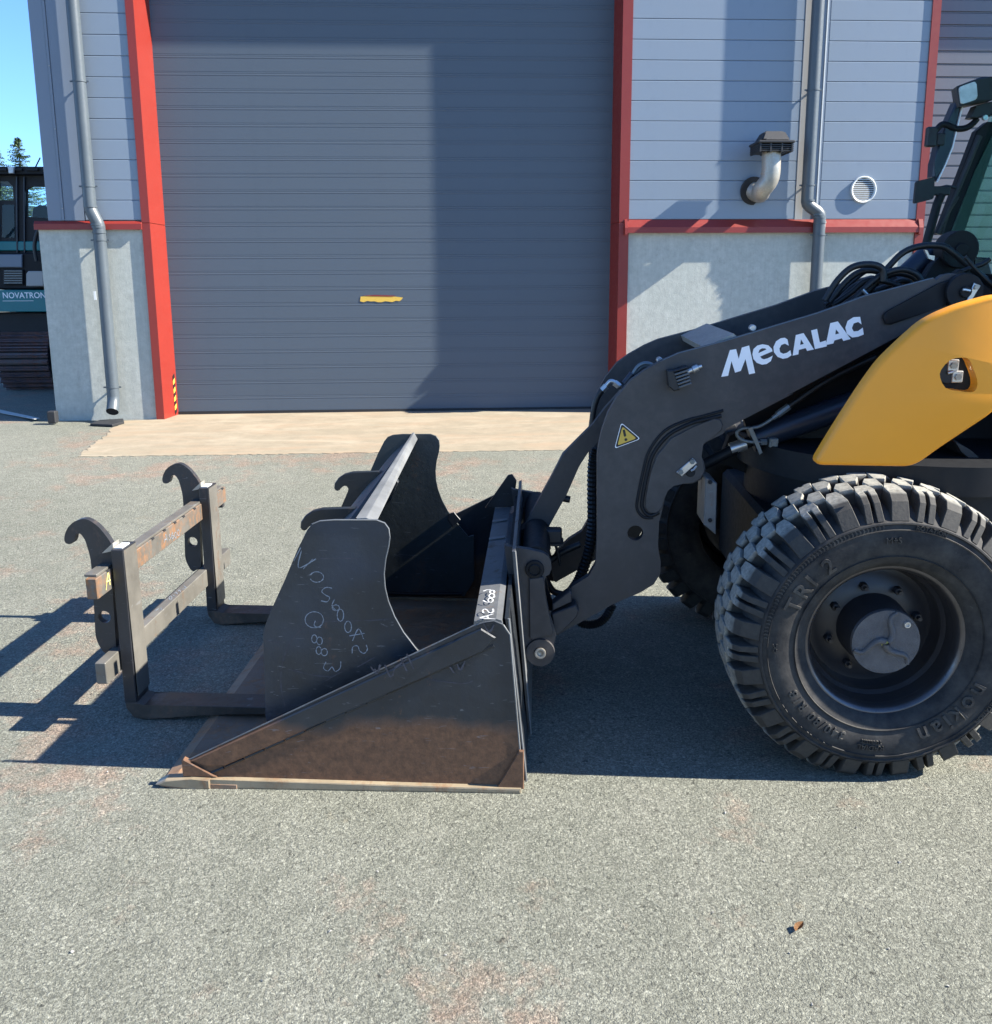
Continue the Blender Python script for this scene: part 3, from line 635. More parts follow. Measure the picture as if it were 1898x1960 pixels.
# ------------------------------------------------------------------ pallet fork carriage
fk = tag(empty('pallet_fork', MF), 'steel pallet fork frame with two tall hooks and two tines lying under the buckets', 'pallet fork')
hk = [(105, 570), (108, 530), (130, 480), (165, 445), (210, 425), (255, 420), (300, 440), (350, 480), (400, 540), (440, 600), (445, 900), (470, 1330), (400, 1370), (375, 1350), (340, 1290), (325, 1240), (310, 960), (300, 800), (290, 700), (275, 640), (250, 565), (225, 530), (205, 520), (185, 530), (180, 560), (170, 590), (140, 600), (115, 592)]
hkp = pv(.535, hk, RF); hc = M(*RF(388, 1110), .535)
def smooth_poly(p, n=3): return [(q[0], q[1]) for q in smooth_path([(*a, 0) for a in p], n, True)]
hkp2 = rounded(hkp, .012, 3)
SH = -.018
for vo, us in ((.535, 0), (1.565, SH)):
    bm = new(); prism(bm, [(u+us, w) for u, w in hkp2], vo, vo+.03, holes=[[(hc[0]+us+x, hc[2]+z) for x, z in circ(0, 0, .024, 20)]]); obj('hook_plate', bm, A.fork, fk)
    v0 = .50 if vo < 1 else 1.52
    shank = [(-1.520, .68), (-1.474, .68), (-1.480, .075), (-1.455, .060), (-1.40, .064), (-.72, .060), (-.72, .036), (-1.15, .030), (-1.24, .024), (-1.46, .002), (-1.50, .012), (-1.525, .05)]
    bm = new(); prism(bm, [(u+us, w) for u, w in shank[:3]+[(-1.528, .075)]], v0, v0+.12, bev=.003); sk = obj('fork_shank', bm, A.fork, fk)
    bm = new(); prism(bm, [(u+us, w) for u, w in [(-1.528, .0745), (-1.480, .0745)]+shank[3:]], v0, v0+.12, bev=.004); obj('fork_tine', bm, A.tine, fk)
    bm = new(); prism(bm, [(-1.4738+us, .10), (-1.4728+us, .10), (-1.4728+us, .676), (-1.4738+us, .676)], v0+.003, v0+.117); obj('sunlit_shank_face', bm, A.forkbar, fk)  # paler sheet paints the sunlit side of the shank
    bm = new(); box(bm, -1.515+us, -1.485+us, v0+.02, v0+.09, .6795, .683); obj('cap_plate', bm, A.white, fk)
    bm = new(); prism(bm, [(-1.565+us, .66), (-1.52+us, .70), (-1.52+us, .67)], vo-.012, vo+.042); obj('hook_weld', bm, A.galv, fk)
for (w0, w1, mt, nm) in ((.528, .606, A.forkrust, 'upper_carriage_bar'), (.20, .283, A.forkbar, 'lower_carriage_bar')):
    bm = new(); v0, v1 = .385, 1.885
    n = 24; us0, us1 = -1.572, -1.531
    box(bm, us0, us1, v0, v1, w0, w1, bev=.003)
    o = obj(nm, bm, mt, fk)
    if w0 > .5:
        for k, p in enumerate(((405, 780), (722, 555), (805, 497), (880, 443), (948, 400), (1020, 345), (1225, 205))):
            q = MG(*RF(*p), w1+.001); bm = new(); box(bm, us1-.018, us1+.0015, q[1]-.012, q[1]+.012, w1-.006, w1+.0015); obj('bar_notch', bm, A.dark, fk)
        bm = new(); box(bm, us0-.012, us1-.006, v0+.02, v1-.02, w1, w1+.010, bev=.002); obj('bar_lip', bm, A.forkbar, fk)
bm = new(); box(bm, -1.575, -1.545, 1.865, 1.895, .50, .527, bev=.003); obj('bar_stop', bm, A.fork, fk)
bm = new(); box(bm, -1.579, -1.573, .50, 1.80, .21, .279); obj('bar_back', bm, A.dark, fk)
nU = (1, 0, 0)
chalk('chalk_writing', [[(808, 588), (818, 530), (832, 578)], [(812, 568), (828, 560)], [(852, 528), (840, 540), (852, 555), (842, 572)], [(868, 515), (858, 545), (868, 558), (876, 540), (862, 540)], el(888, 535, 8, 20), el(908, 518, 8, 20)], lambda x, y: MU(x, y, -1.5295), RF, A.chalk, fk, .003, nU)
chalk('chalk_writing', [el(852, 975, 10, 12), [(868, 955), (885, 965)], [(882, 945), (892, 935), (900, 950)], [(905, 930), (915, 918), (922, 935)], [(930, 915), (962, 905), (945, 890)], [(748, 1065), (770, 1050)], [(785, 1045), (790, 1060)]], lambda x, y: MG(x, y, .2842), RF, A.chalk, fk, .003, (0, 0, 1))
chalk('chalk_mark', [[(400, 922), (414, 800), (428, 885)], [(402, 862), (430, 850)]], lambda x, y: MU(x, y, -1.5295), RF, A.chalky, fk, .004, nU)
# ------------------------------------------------------------------ wheel loader
ld = tag(empty('wheel_loader', MF), 'charcoal and yellow compact wheel loader with its arm lowered at the right edge', 'wheel loader')
VB0, VB1, VC0, VC1 = .65, .69, 1.29, 1.33
outl = [R5(*p) for p in ((523, 1200), (523, 1000), (523, 800), (530, 750), (545, 680), (575, 590), (620, 510), (690, 425), (760, 375), (850, 325), (930, 290), (1160, 230), (1633, 88))]
outl += [R4(*p) for p in ((520, 660), (975, 541), (985, 556), (1000, 548), (1040, 520), (1100, 509), (1160, 518), (1230, 558), (1290, 620), (1310, 700), (1230, 790), (1000, 820), (780, 905), (0, 1320))]
outl += [R5(*p) for p in ((1500, 490), (1165, 665), (1150, 690), (1050, 740), (1040, 800), (1055, 830), (1062, 870), (1045, 915), (1000, 938), (950, 940), (905, 948), (875, 975), (860, 1010), (850, 1060), (832, 1130), (826, 1250), (840, 1330), (836, 1390), (805, 1440), (740, 1480), (600, 1540), (430, 1635), (330, 1690), (308, 1680), (292, 1600), (330, 1520), (400, 1450), (480, 1400), (515, 1340))]
bpoly = pv(VB0, outl); bh = M(*R5(713, 1185), VB0); hol = [(bh[0]+x, bh[2]+z) for x, z in circ(0, 0, .029, 24)]
for v0, v1 in ((VB0, VB1), (VC0, VC1)):
    bm = new(); prism(bm, bpoly, v0, v1, holes=[hol]); obj('boom_side_plate', bm, A.boom, ld)
# bright paint-worn upper edge line of near plate
bm = new(); e = pv(VB0, [R5(850, 325), R5(930, 290), R5(1160, 230), R5(1633, 88), R4(520, 660), R4(970, 542)])
tube(bm, [(u, VB0+.002, w+.0005) for u, w in e], .0022, 5); obj('boom_edge', bm, A.pipe, ld, 60)
# doubler plate and tapered rib on the near side
dp_ = pv(VB0, [R5(*p) for p in ((1105, 612), (1135, 618), (1148, 645), (1140, 672), (1110, 690), (1046, 738), (1036, 800), (1051, 830), (1057, 870), (1040, 912), (1000, 934), (950, 936), (900, 944), (868, 972), (855, 1008), (846, 1058), (820, 1082), (785, 1085), (762, 1060), (766, 1000), (790, 880), (820, 795), (890, 710), (1000, 655))])
bm = new(); prism(bm, dp_, VB0-.010, VB0, bev=.003); obj('doubler_plate', bm, A.boom, ld)
for off in (0, 1):
    bd = [R5(*p) for p in (((1140, 600), (1050, 622), (985, 640), (880, 695), (805, 785), (775, 875), (750, 1000), (748, 1062), (785, 1098), (830, 1080)) if off == 0 else ((1150, 575), (1040, 605), (965, 625), (860, 675), (785, 770), (755, 865), (727, 1000), (722, 1065), (755, 1105), (800, 1108)))]
    bm = new(); tube(bm, smooth_path([(u, VB0-.002, w) for u, w in pv(VB0, bd)], 4), .0075-.002*off, 7); obj('weld_bead', bm, A.black, ld, 60)
rb = pv(VB0, [R4(*p) for p in ((628, 805), (636, 775), (660, 758), (1000, 575), (1075, 545), (1085, 700), (1000, 738), (680, 850), (645, 845))])
bm = new(); prism(bm, rb, VB0-.014, VB0, bev=.006, seg=2); obj('tapered_rib', bm, A.black, ld, 40)
def disc(name, p, v0, v1, r, mat, n=28, parent=ld, bev=.002):
    bm = new(); prism(bm, [(p[0]+x, p[2]+z) for x, z in circ(0, 0, r, n)], v0, v1, bev=bev); return obj(name, bm, mat, parent, 40)
pb = M(*R4(1155, 630), VB0); disc('pivot_boss', pb, VB0-.035, VB0, .062, A.black); disc('pivot_pin', pb, VB0-.045, VB0-.034, .020, A.black)
bm = new(); prism(bm, pv(VB0-.04, [R4(*p) for p in ((1238, 572), (1282, 590), (1215, 700), (1190, 690))]), VB0-.045, VB0-.036, bev=.002); lp = obj('pin_lock_plate', bm, A.zinc, ld)
q = M(*R4(1252, 600), VB0-.045); disc('bolt', q, VB0-.056, VB0-.045, .009, A.galv, 6, lp, 0)
bm = new(); tube(bm, [M(*R4(x, y), VB0-.05) for x, y in ((1165, 618), (1180, 618), (1215, 625))], .005, 7); obj('grease_nipple', bm, A.zinc, ld, 50)
# lower ear pin
bm = new(); prism(bm, pv(VB0, [R5(*p) for p in ((914, 878), (996, 808), (1018, 832), (942, 898))]), VB0-.018, VB0-.0105, bev=.002); lp = obj('pin_lock_plate', bm, A.zinc, ld)
for p in ((938, 880), (995, 828)): disc('bolt', M(*R5(*p), VB0-.018), VB0-.028, VB0-.018, .010, A.pipe, 6, lp, 0)
q = M(*R5(985, 878), VB0); disc('lift_pin', q, VB0-.016, VB0-.0102, .017, A.black)
bm = new(); tube(bm, [M(*R5(x, y), VB0-.02) for x, y in ((990, 875), (1005, 868), (1018, 850))], .004, 6); obj('grease_nipple', bm, A.zinc, ld, 50)
# web between the plates
topc = pv(VB0, [R5(1000, 285), R5(1160, 245), R5(1633, 105), R4(500, 690)])
bm = new(); t0 = topc[1]
cw = pv(.95, [R5(1000, 232), R5(1140, 168), R5(1165, 190), R5(1150, 215), R5(1010, 262)])
bm = new(); prism(bm, cw, VB1, VC0); obj('cross_plate', bm, A.galv, ld)  # pale zinc colour stands in for sunlight on this plate
bm = new(); box(bm, 0, 1, 0, 1, 0, 1)
bm.free()
def web(p0, p1, th, mat=A.black):
    a = M(*p0, VB0); b = M(*p1, VB0); d = Vector((b[0]-a[0], b[2]-a[2])).normalized(); n_ = Vector((-d.y, d.x))*th/2
    bm = new(); prism(bm, [(a[0]+n_.x, a[2]+n_.y), (b[0]+n_.x, b[2]+n_.y), (b[0]-n_.x, b[2]-n_.y), (a[0]-n_.x, a[2]-n_.y)], VB1, VC0); obj('web_plate', bm, mat, ld)
web(R5(1100, 480), R4(700, 800), .03); web(R5(640, 900), R5(640, 1350), .03); web(R5(700, 560), R5(1100, 480), .03)
# bolt heads and pipework between the plates near the elbow
disc('bolt', M(*R5(833, 323), VB1+.1), VB1+.08, VB1+.12, .011, A.zinc, 10)
bm = new(); tube(bm, smooth_path([M(*RH(x, y), .80) for x, y in ((580, 760), (650, 680), (740, 540), (840, 490), (930, 510), (980, 560))], 5), .008, 8); obj('hydraulic_pipe', bm, A.pipe, ld, 60)
bm = new(); tube(bm, smooth_path([M(*RH(x, y), .86) for x, y in ((600, 780), (700, 640), (800, 540), (880, 530), (960, 570))], 5), .007, 8); obj('hydraulic_pipe', bm, A.pipe, ld, 60)
bm = new(); tube(bm, [M(*RH(x, y), .80) for x, y in ((560, 770), (670, 630))], .013, 8); obj('hose_ferrule', bm, A.cyl, ld, 60)
bm = new(); tube(bm, smooth_path([M(*RH(x, y), 1.0) for x, y in ((500, 800), (430, 755), (370, 735), (320, 780), (260, 860))], 4), .009, 8); obj('elbow_fitting', bm, A.zinc, ld, 60)
bm = new(); tube(bm, [M(*RH(x, y), 1.0) for x, y in ((480, 800), (420, 755))], .014, 6); obj('hose_nut', bm, A.zinc, ld)
bm = new(); tube(bm, [M(*RH(x, y), 1.0) for x, y in ((310, 800), (250, 860))], .014, 6); obj('hose_nut', bm, A.zinc, ld)
bm = new(); tube(bm, smooth_path([M(*RH(x, y), 1.0) for x, y in ((255, 855), (190, 950), (140, 1100), (115, 1300), (120, 1500))], 5), .012, 8); obj('hydraulic_hose', bm, A.hose, ld, 60)
disc('bolt', M(*R5(1300, 165), VB1), VB1, VB1+.03, .012, A.zinc, 10)
# ribbed heat-sink unit on the near plate
hs = empty('buzzer_unit', None, ld)
def hpv(pts, v): return pv(v, [RH(*p) for p in pts])
bm = new(); prism(bm, hpv([(1125, 570), (1215, 560), (1300, 830), (1215, 850), (1150, 790)], VB0), VB0-.05, VB0, bev=.004); obj('buzzer_body', bm, A.plastic, hs)
for k in range(6):
    y0 = 575+k*44; x0 = 1215+k*14
    bm = new(); prism(bm, hpv([(x0, y0), (x0+190-k*4, y0-62), (x0+205-k*4, y0-34), (x0+10, y0+26)], VB0-.02), VB0-.055, VB0-.002, bev=.003); obj('cooling_fin', bm, A.strip if k else A.plastic, hs)
bm = new(); tube(bm, [M(*RH(x, y), VB0-.03) for x, y in ((1420, 610), (1490, 580), (1500, 576), (1570, 545), (1580, 540), (1625, 528))], [.009, .009, .013, .013, .007, .006], 8); obj('cable_plug', bm, A.zinc, hs, 50)
# warning triangle
wt = empty('warning_sticker', None, ld)
tri = pv(VB0, [R5(643, 634), R5(740, 716), R5(609, 765)]); cen = (sum(p[0] for p in tri)/3, sum(p[1] for p in tri)/3)
def scl(k): return rounded([(cen[0]+(u-cen[0])*k, cen[1]+(w-cen[1])*k) for u, w in tri], .012*k)
for k, m_, d, nm in ((1, A.letter, .0012, 'sticker_border'), (.92, A.sticker_k, .0018, 'sticker_outline'), (.72, A.sticker_y, .0024, 'sticker_face')):
    bm = new(); prism(bm, scl(k), VB0-d, VB0-.0002); obj(nm, bm, m_, wt)
bm = new(); prism(bm, pv(VB0, [R5(*p) for p in ((650, 672), (661, 668), (668, 700), (660, 706), (655, 700))]), VB0-.003, VB0-.0005)
q = M(*R5(666, 719), VB0); prism(bm, [(q[0]+x, q[2]+z) for x, z in circ(0, 0, .0055, 10)], VB0-.003, VB0-.0005); obj('exclamation_mark', bm, A.sticker_k, wt)
# lettering on the boom
lt = empty('boom_lettering', None, ld)
LET = [([(312, 472), (395, 215), (455, 205), (480, 300), (510, 190), (580, 170), (638, 435), (580, 448), (545, 300), (500, 415), (445, 432), (410, 320), (378, 462)], None, RL),
       ([(808, 268), (790, 320), (750, 348), (705, 355), (655, 338), (622, 300), (612, 255), (622, 205), (660, 170), (710, 158), (765, 168), (798, 200), (806, 226), (688, 276), (700, 295), (725, 303), (760, 293)], [(668, 245), (680, 212), (705, 197), (735, 198), (748, 208)], RL),
       ([(950, 112), (962, 172), (925, 152), (890, 165), (872, 200), (880, 235), (910, 250), (945, 240), (978, 216), (988, 265), (950, 290), (905, 298), (855, 280), (820, 235), (815, 185), (840, 130), (885, 100), (925, 95)], None, RL),
       ([(1000, 268), (1030, 70), (1105, 50), (1205, 208), (1140, 222), (1125, 195), (1060, 212), (1055, 255)], [(1072, 165), (1080, 110), (1108, 155)], RL),
       ([(1215, 205), (1178, 25), (1235, 10), (1262, 140), (1320, 122), (1330, 178)], None, RL),
       ([(255, 985), (285, 840), (335, 828), (420, 945), (372, 958), (362, 940), (312, 955), (305, 975)], [(318, 915), (322, 880), (345, 908)], R4),
       ([(483, 798), (492, 848), (470, 832), (440, 842), (428, 872), (440, 895), (470, 892), (500, 870), (507, 915), (470, 930), (430, 935), (395, 910), (385, 870), (400, 825), (440, 800)], None, R4)]
for pts, ho, rg in LET:
    bm = new(); prism(bm, pv(VB0, pts, rg), VB0-.0015, VB0-.0002, holes=[pv(VB0, ho, rg)] if ho else ()); obj('letter', bm, A.letter, lt)
# tilt link
lk = pv(.95, [R5(*p) for p in ((640, 470), (560, 560), (500, 640), (420, 720), (350, 790), (300, 890), (240, 1000), (180, 1110), (140, 1180), (150, 1250), (240, 1250), (262, 1180), (300, 1115), (370, 990), (430, 845), (480, 775), (560, 690), (700, 560))])
bm = new(); prism(bm, lk, .93, .975, bev=.003); obj('tilt_link', bm, A.boom, ld)
q = M(*R5(190, 1215), .93); disc('link_eye', q, .90, 1.0, .058, A.black); disc('link_pin', q, .885, .90, .028, A.black)
bm = new(); tube(bm, [M(*R5(x, y), .95) for x, y in ((345, 1010), (388, 1018))], .014, 12); obj('rubber_stop', bm, A.plastic, ld, 50)
bm = new(); hull(bm, [M(*R5(x, y), v) for x, y in ((160, 1235), (180, 1220), (178, 1238)) for v in (.895, .90)]); obj('red_marker', bm, A.red, ld)
# corrugated hose down the inside of the arm, looped at the bottom
path = smooth_path([M(*R5(x, y), 1.0) for x, y in ((520, 760), (503, 850), (500, 1000), (500, 1150), (480, 1280), (440, 1400), (400, 1470))], 14)
bm = new(); tube(bm, path, [.020+.004*(i % 2) for i in range(len(path))], 10); obj('corrugated_hose', bm, A.hose, ld, 30)
path = smooth_path([M(*R5(x, y), 1.05) for x, y in ((400, 1500), (430, 1620), (500, 1640), (560, 1610), (600, 1540))], 14)
bm = new(); tube(bm, path, [.016+.004*(i % 2) for i in range(len(path))], 10); obj('corrugated_hose', bm, A.hose, ld, 30)
for k, (a, b, c) in enumerate((((260, 1400), (300, 1470), (350, 1490)), ((280, 1330), (350, 1280), (440, 1240)))):
    bm = new(); tube(bm, smooth_path([M(*R5(*p), .9) for p in (a, b, c)], 6), .014, 8); obj('hydraulic_hose', bm, A.hose, ld, 60)
# ---- coupler
CV0, CV1 = .50, .53
cp = pv(CV0, [RK(*p) for p in ((610, 690), (640, 705), (870, 742), (1000, 772), (1050, 805), (1078, 860), (1082, 930), (1060, 985), (1028, 1005), (1010, 1060), (1020, 1180), (1060, 1380), (1115, 1540), (1125, 1600), (1105, 1690), (1070, 1760), (1020, 1820), (950, 1845), (860, 1840), (790, 1830), (765, 1810), (720, 1500), (665, 1100), (630, 850))])
p1 = M(*RK(915, 930), CV0); p2 = M(*RK(970, 1755), CV0)
for v0, v1 in ((CV0, CV1), (1.41, 1.44)):
    bm = new(); prism(bm, cp, v0, v1, holes=[[(p1[0]+x, p1[2]+z) for x, z in circ(0, 0, .022)], [(p2[0]+x, p2[2]+z) for x, z in circ(0, 0, .024)]]); obj('coupler_plate', bm, A.boom, ld)
bm = new(); prism(bm, pv(CV0, [RK(*p) for p in ((858, 1020), (1000, 1000), (1008, 1070), (1018, 1190), (1060, 1400), (1100, 1540), (1080, 1590), (1020, 1570), (930, 1610), (885, 1625), (864, 1600))]), CV0-.012, CV0, bev=.003); obj('coupler_rib', bm, A.boom, ld)
disc('coupler_boss', p1, CV0-.012, CV0, .034, A.black); bm = new(); lathe(bm, [(CV0-.016, .022), (CV0-.02, .020), (CV0+.02, .018)], 24); bmesh.ops.translate(bm, verts=bm.verts[:], vec=(p1[0], 0, p1[2])); obj('bushing', bm, A.plastic, ld, 40)
bm = new(); lathe(bm, [(CV0-.02, .021), (CV0-.021, .017), (CV0-.02, .012), (CV0-.012, .008), (CV0-.010, .0005)], 24); lathe(bm, [(CV0-.02, .021), (CV0+.02, .021)], 24); bmesh.ops.translate(bm, verts=bm.verts[:], vec=(p2[0], 0, p2[2])); obj('locking_pin', bm, A.galv, ld, 40)
bm = new(); lathe(bm, [(CV0-.014, .024), (CV0-.013, .052), (CV0, .054)], 28); bmesh.ops.translate(bm, verts=bm.verts[:], vec=(p2[0], 0, p2[2])); obj('coupler_boss', bm, A.boom, ld, 40)
q = M(*RK(930, 790), CV1); bm = new(); tube(bm, [(q[0], CV1, q[2]-.02), (q[0], 1.41, q[2]-.02)], .052, 24); obj('coupler_tube', bm, A.black, ld, 50)
q2 = M(*RK(960, 1700), CV1); bm = new(); tube(bm, [(q2[0], CV1, q2[2]), (q2[0], 1.41, q2[2])], .045, 24); obj('coupler_tube', bm, A.black, ld, 50)
bm = new(); prism(bm, pv(CV1, [RK(*p) for p in ((660, 760), (700, 760), (790, 1700), (760, 1720))]), CV1, 1.41); obj('coupler_back', bm, A.black, ld)
for v in (.76, 1.14):
    bm = new(); prism(bm, [(u, w) for u, w in cp[2:14]]+[(cp[21][0], cp[21][1])], v, v+.03); obj('coupler_lug', bm, A.black, ld)
# sensor box with cable on the coupler
bm = new(); c = M(*RK(1110, 590), .85); box(bm, c[0]-.036, c[0]+.03, .82, .88, c[2]-.028, c[2]+.026, bev=.006); box(bm, c[0]-.045, c[0]+.034, .81, .89, c[2]-.036, c[2]-.028); obj('sensor_box', bm, A.plastic, ld)
bm = new(); tube(bm, [M(*RK(x, y), .85) for x, y in ((1110, 640), (1125, 700), (1150, 790), (1170, 900))], .006, 7); obj('sensor_cable', bm, A.hose, ld, 60)
bm = new(); prism(bm, pv(.85, [RK(*p) for p in ((990, 640), (1200, 640), (1200, 655), (1080, 670), (1040, 760), (1000, 700))]), .82, .88); obj('sensor_bracket', bm, A.black, ld)
# small link plates at the foot of the arm
bm = new(); prism(bm, pv(.60, [R5(*p) for p in ((300, 1530), (385, 1465), (398, 1480), (395, 1520), (300, 1565))]), .58, .64, bev=.004); obj('arm_foot', bm, A.boom, ld)
bm = new(); prism(bm, pv(.60, [R5(*p) for p in ((296, 1575), (415, 1530), (432, 1560), (420, 1590), (330, 1680), (312, 1680))]), .57, .645, bev=.004); obj('arm_foot', bm, A.boom, ld)
# ---- lift cylinder and pipework
a = np.array(M(*R5(985, 878), .80)); b = np.array(M(*RL(520, 1130), .80)); d_ = (b-a)/np.linalg.norm(b-a)
bm = new(); tube(bm, [a, a+(b-a)*1.15], .021, 16); obj('cylinder_rod', bm, A.black, ld, 60)
s0 = M(*RL(400, 1170), .80); s1 = M(*RL(550, 1120), .80); bm = new(); tube(bm, [s0, s1], .0235, 16); obj('rod_collar', bm, A.zinc, ld, 60)
e0 = np.array(M(*RL(600, 1080), .80)); e1 = np.array(M(*RL(1900, 620), .80)); e1 = e0+(e1-e0)*1.1
bm = new(); tube(bm, [e0, e0+(e1-e0)*.02, e0+(e1-e0)*.021, e1], [.048, .052, .047, .047], 24); obj('lift_cylinder', bm, A.cyl, ld, 60)
bm = new(); e2 = np.array(M(*RL(1000, 640), .95)); e3 = np.array(M(*RL(1850, 260), .95)); tube(bm, [e2, e3], .045, 20); obj('lift_cylinder', bm, A.black, ld, 60)
vp = .735
bm = new(); tube(bm, smooth_path([M(*RL(x, y), vp) for x, y in ((820, 865), (760, 905), (680, 950), (600, 965), (520, 970), (468, 1000), (470, 1045), (520, 1085), (600, 1100), (700, 1102))], 6), .0065, 10); obj('steel_pipe', bm, A.pipe, ld, 60)
bm = new(); tube(bm, [M(*RL(x, y), vp) for x, y in ((810, 870), (850, 840), (852, 838), (965, 755))], [.010, .010, .014, .014], 8); obj('hose_ferrule', bm, A.pipe, ld, 40)
bm = new(); tube(bm, smooth_path([M(*RL(x, y), vp) for x, y in ((950, 765), (1060, 690), (1250, 560), (1500, 420), (1800, 280))], 5), .011, 10); obj('hydraulic_hose', bm, A.hose, ld, 60)
bm = new(); tube(bm, [M(*RL(x, y), vp) for x, y in ((690, 1102), (750, 1102))], .0125, 6); obj('hose_nut', bm, A.pipe, ld)
c = M(*RL(810, 1105), vp); bm = new(); box(bm, c[0]-.016, c[0]+.017, vp-.016, vp+.03, c[2]-.017, c[2]+.017, bev=.003); blk = obj('valve_block', bm, A.pipe, ld); disc('bolt', c, vp-.022, vp-.016, .009, A.pipe, 6, blk, 0)
bm = new(); prism(bm, pv(vp, [RL(*p) for p in ((560, 965), (605, 950), (665, 1095), (705, 1200), (675, 1220), (640, 1130))]), vp-.012, vp-.004, bev=.001); obj('pipe_clamp', bm, A.pipe, ld)
bm = new(); tube(bm, smooth_path([M(*RL(x, y), .72) for x, y in ((60, 1310), (90, 1200), (140, 1120), (230, 1060), (330, 1000))], 5), .004, 7); obj('sensor_cable', bm, A.hose, ld, 60)
# ---- rear pivot tower, tilt cylinder, hose bundle
q = M(*R4(1130, 350), 1.0); disc('pivot_boss', q, .97, 1.06, .068, A.black); disc('pivot_pin', q, .955, .97, .022, A.black)
tw = pv(1.0, [R4(*p) for p in ((890, 560), (960, 450), (1020, 400), (1040, 300), (1130, 262), (1200, 300), (1235, 400), (1250, 560), (1359, 700), (1359, 1200), (900, 1200))])
bm = new(); prism(bm, tw, 1.0, 1.05, bev=.004); obj('turret_tower', bm, A.black, ld)
tw = pv(.78, [R4(*p) for p in ((900, 620), (1010, 560), (1120, 480), (1240, 560), (1359, 640), (1359, 1300), (700, 1300))])
bm = new(); prism(bm, tw, .74, .78, bev=.004); obj('turret_tower', bm, A.black, ld)
bm = new(); tube(bm, [M(*R4(x, y), 1.12) for x, y in ((720, 560), (800, 510), (930, 395), (985, 360))], [.04, .042, .045, .03], 18); obj('tilt_cylinder', bm, A.cyl, ld, 60)
bm = new(); prism(bm, pv(1.05, [R4(*p) for p in ((1240, 400), (1330, 405), (1359, 500), (1359, 560), (1240, 560))]), 1.05, 1.15, bev=.004); obj('valve_cover', bm, A.darkplate, ld)
bm = new(); prism(bm, pv(VB0-.02, [R4(*p) for p in ((1130, 345), (1150, 350), (1165, 385), (1205, 390), (1200, 425), (1160, 410))]), .93, .945); obj('pin_lock_plate', bm, A.zinc, ld)
H = [([(250, 690), (330, 560), (430, 470), (550, 450), (630, 480), (640, 560)], .017, .78), ([(280, 700), (380, 575), (470, 505), (560, 490), (640, 510)], .016, .84), ([(330, 710), (440, 600), (560, 560), (640, 500), (760, 378), (880, 330), (1020, 328), (1100, 372), (1180, 440), (1260, 505), (1370, 590)], .0165, .88),
     ([(430, 700), (540, 585), (640, 515), (760, 484), (855, 515), (895, 570)], .016, .80), ([(480, 690), (600, 565), (720, 508), (830, 530), (880, 590)], .017, .90), ([(250, 720), (350, 640), (460, 540), (560, 470)], .012, .95),
     ([(300, 720), (420, 640), (520, 560), (640, 560), (760, 600)], .015, .86), ([(380, 720), (480, 640), (600, 620), (760, 560), (850, 590)], .016, .94), ([(1100, 520), (1200, 480), (1290, 450), (1345, 415)], .012, .8), ([(1180, 400), (1240, 470), (1310, 540), (1380, 600)], .010, .75), ([(255, 740), (330, 690), (450, 660), (600, 600)], .015, 1.0)]
for pts, r_, v_ in H:
    bm = new(); tube(bm, smooth_path([M(*R4(*p), v_) for p in pts], 7), r_*.72, 10); obj('hydraulic_hose', bm, A.hose, ld, 60)
bm = new(); tube(bm, [M(*R4(x, y), .79) for x, y in ((500, 618), (530, 650))], .006, 7); obj('hose_clip', bm, A.zinc, ld, 60)
# ---- yellow turret cover
YC0, YC1 = .10, .15
yo = [R4(*p) for p in ((188, 1800), (330, 1560), (480, 1320), (560, 1200), (640, 1090), (760, 970), (900, 840), (1000, 780), (1150, 715), (1359, 657), (1440, 650), (1480, 720), (1470, 1200), (1420, 1370), (1330, 1455), (1200, 1545), (1000, 1685), (850, 1800))]
yp_ = rounded(pv(YC0, yo), .035, 6); hl = smooth_poly(pv(YC0, [R4(*p) for p in ((1015, 1200), (1022, 1150), (1080, 1085), (1150, 1068), (1200, 1078), (1225, 1130), (1252, 1210), (1250, 1270), (1215, 1297), (1130, 1288), (1050, 1270))]), 2)
def offset_poly(p, d):
    out = []
    ar = sum(p[i-1][0]*p[i][1]-p[i][0]*p[i-1][1] for i in range(len(p)))
    sg = 1 if ar > 0 else -1
    for i in range(len(p)):
        a, b, c = Vector(p[i-1]), Vector(p[i]), Vector(p[(i+1) % len(p)])
        t = (c-a).normalized(); out.append((b.x-sg*t.y*d, b.y+sg*t.x*d))
    return out
bm = new(); rings = []
for dd, vv in ((0, YC1), (0, YC0+.020), (.0012, YC0+.011), (.004, YC0+.005), (.008, YC0+.0015), (.013, YC0)):
    rings.append([bm.verts.new((u, vv, w)) for u, w in (offset_poly(yp_, dd) if dd else yp_)])
for a_, b_ in zip(rings, rings[1:]):
    for i in range(len(a_)): bm.faces.new((a_[i], a_[(i+1) % len(a_)], b_[(i+1) % len(a_)], b_[i]))
L0 = [(v.co.x, v.co.z) for v in rings[-1]]
hv = [bm.verts.new((u, YC0, w)) for u, w in hl]; hb = [bm.verts.new((u, YC0+.05, w)) for u, w in hl]
allv = rings[-1]+hv
for t in tessellate_polygon([[Vector((*p, 0)) for p in L0], [Vector((*p, 0)) for p in hl]]):
    try: bm.faces.new([allv[i] for i in t])
    except ValueError: pass
for i in range(len(hv)): bm.faces.new((hv[i], hv[(i+1) % len(hv)], hb[(i+1) % len(hv)], hb[i]))
for v_ in bm.verts: v_.co.y -= .085*(v_.co.x-1.25)
obj('turret_cover', bm, A.yellow, ld, 35)
yq = offset_poly(yp_, .02); bm = new(); prism(bm, [(u+.16, w-.02) for u, w in offset_poly(yp_, .05)], .47, .56); obj('cover_core', bm, A.black, ld)
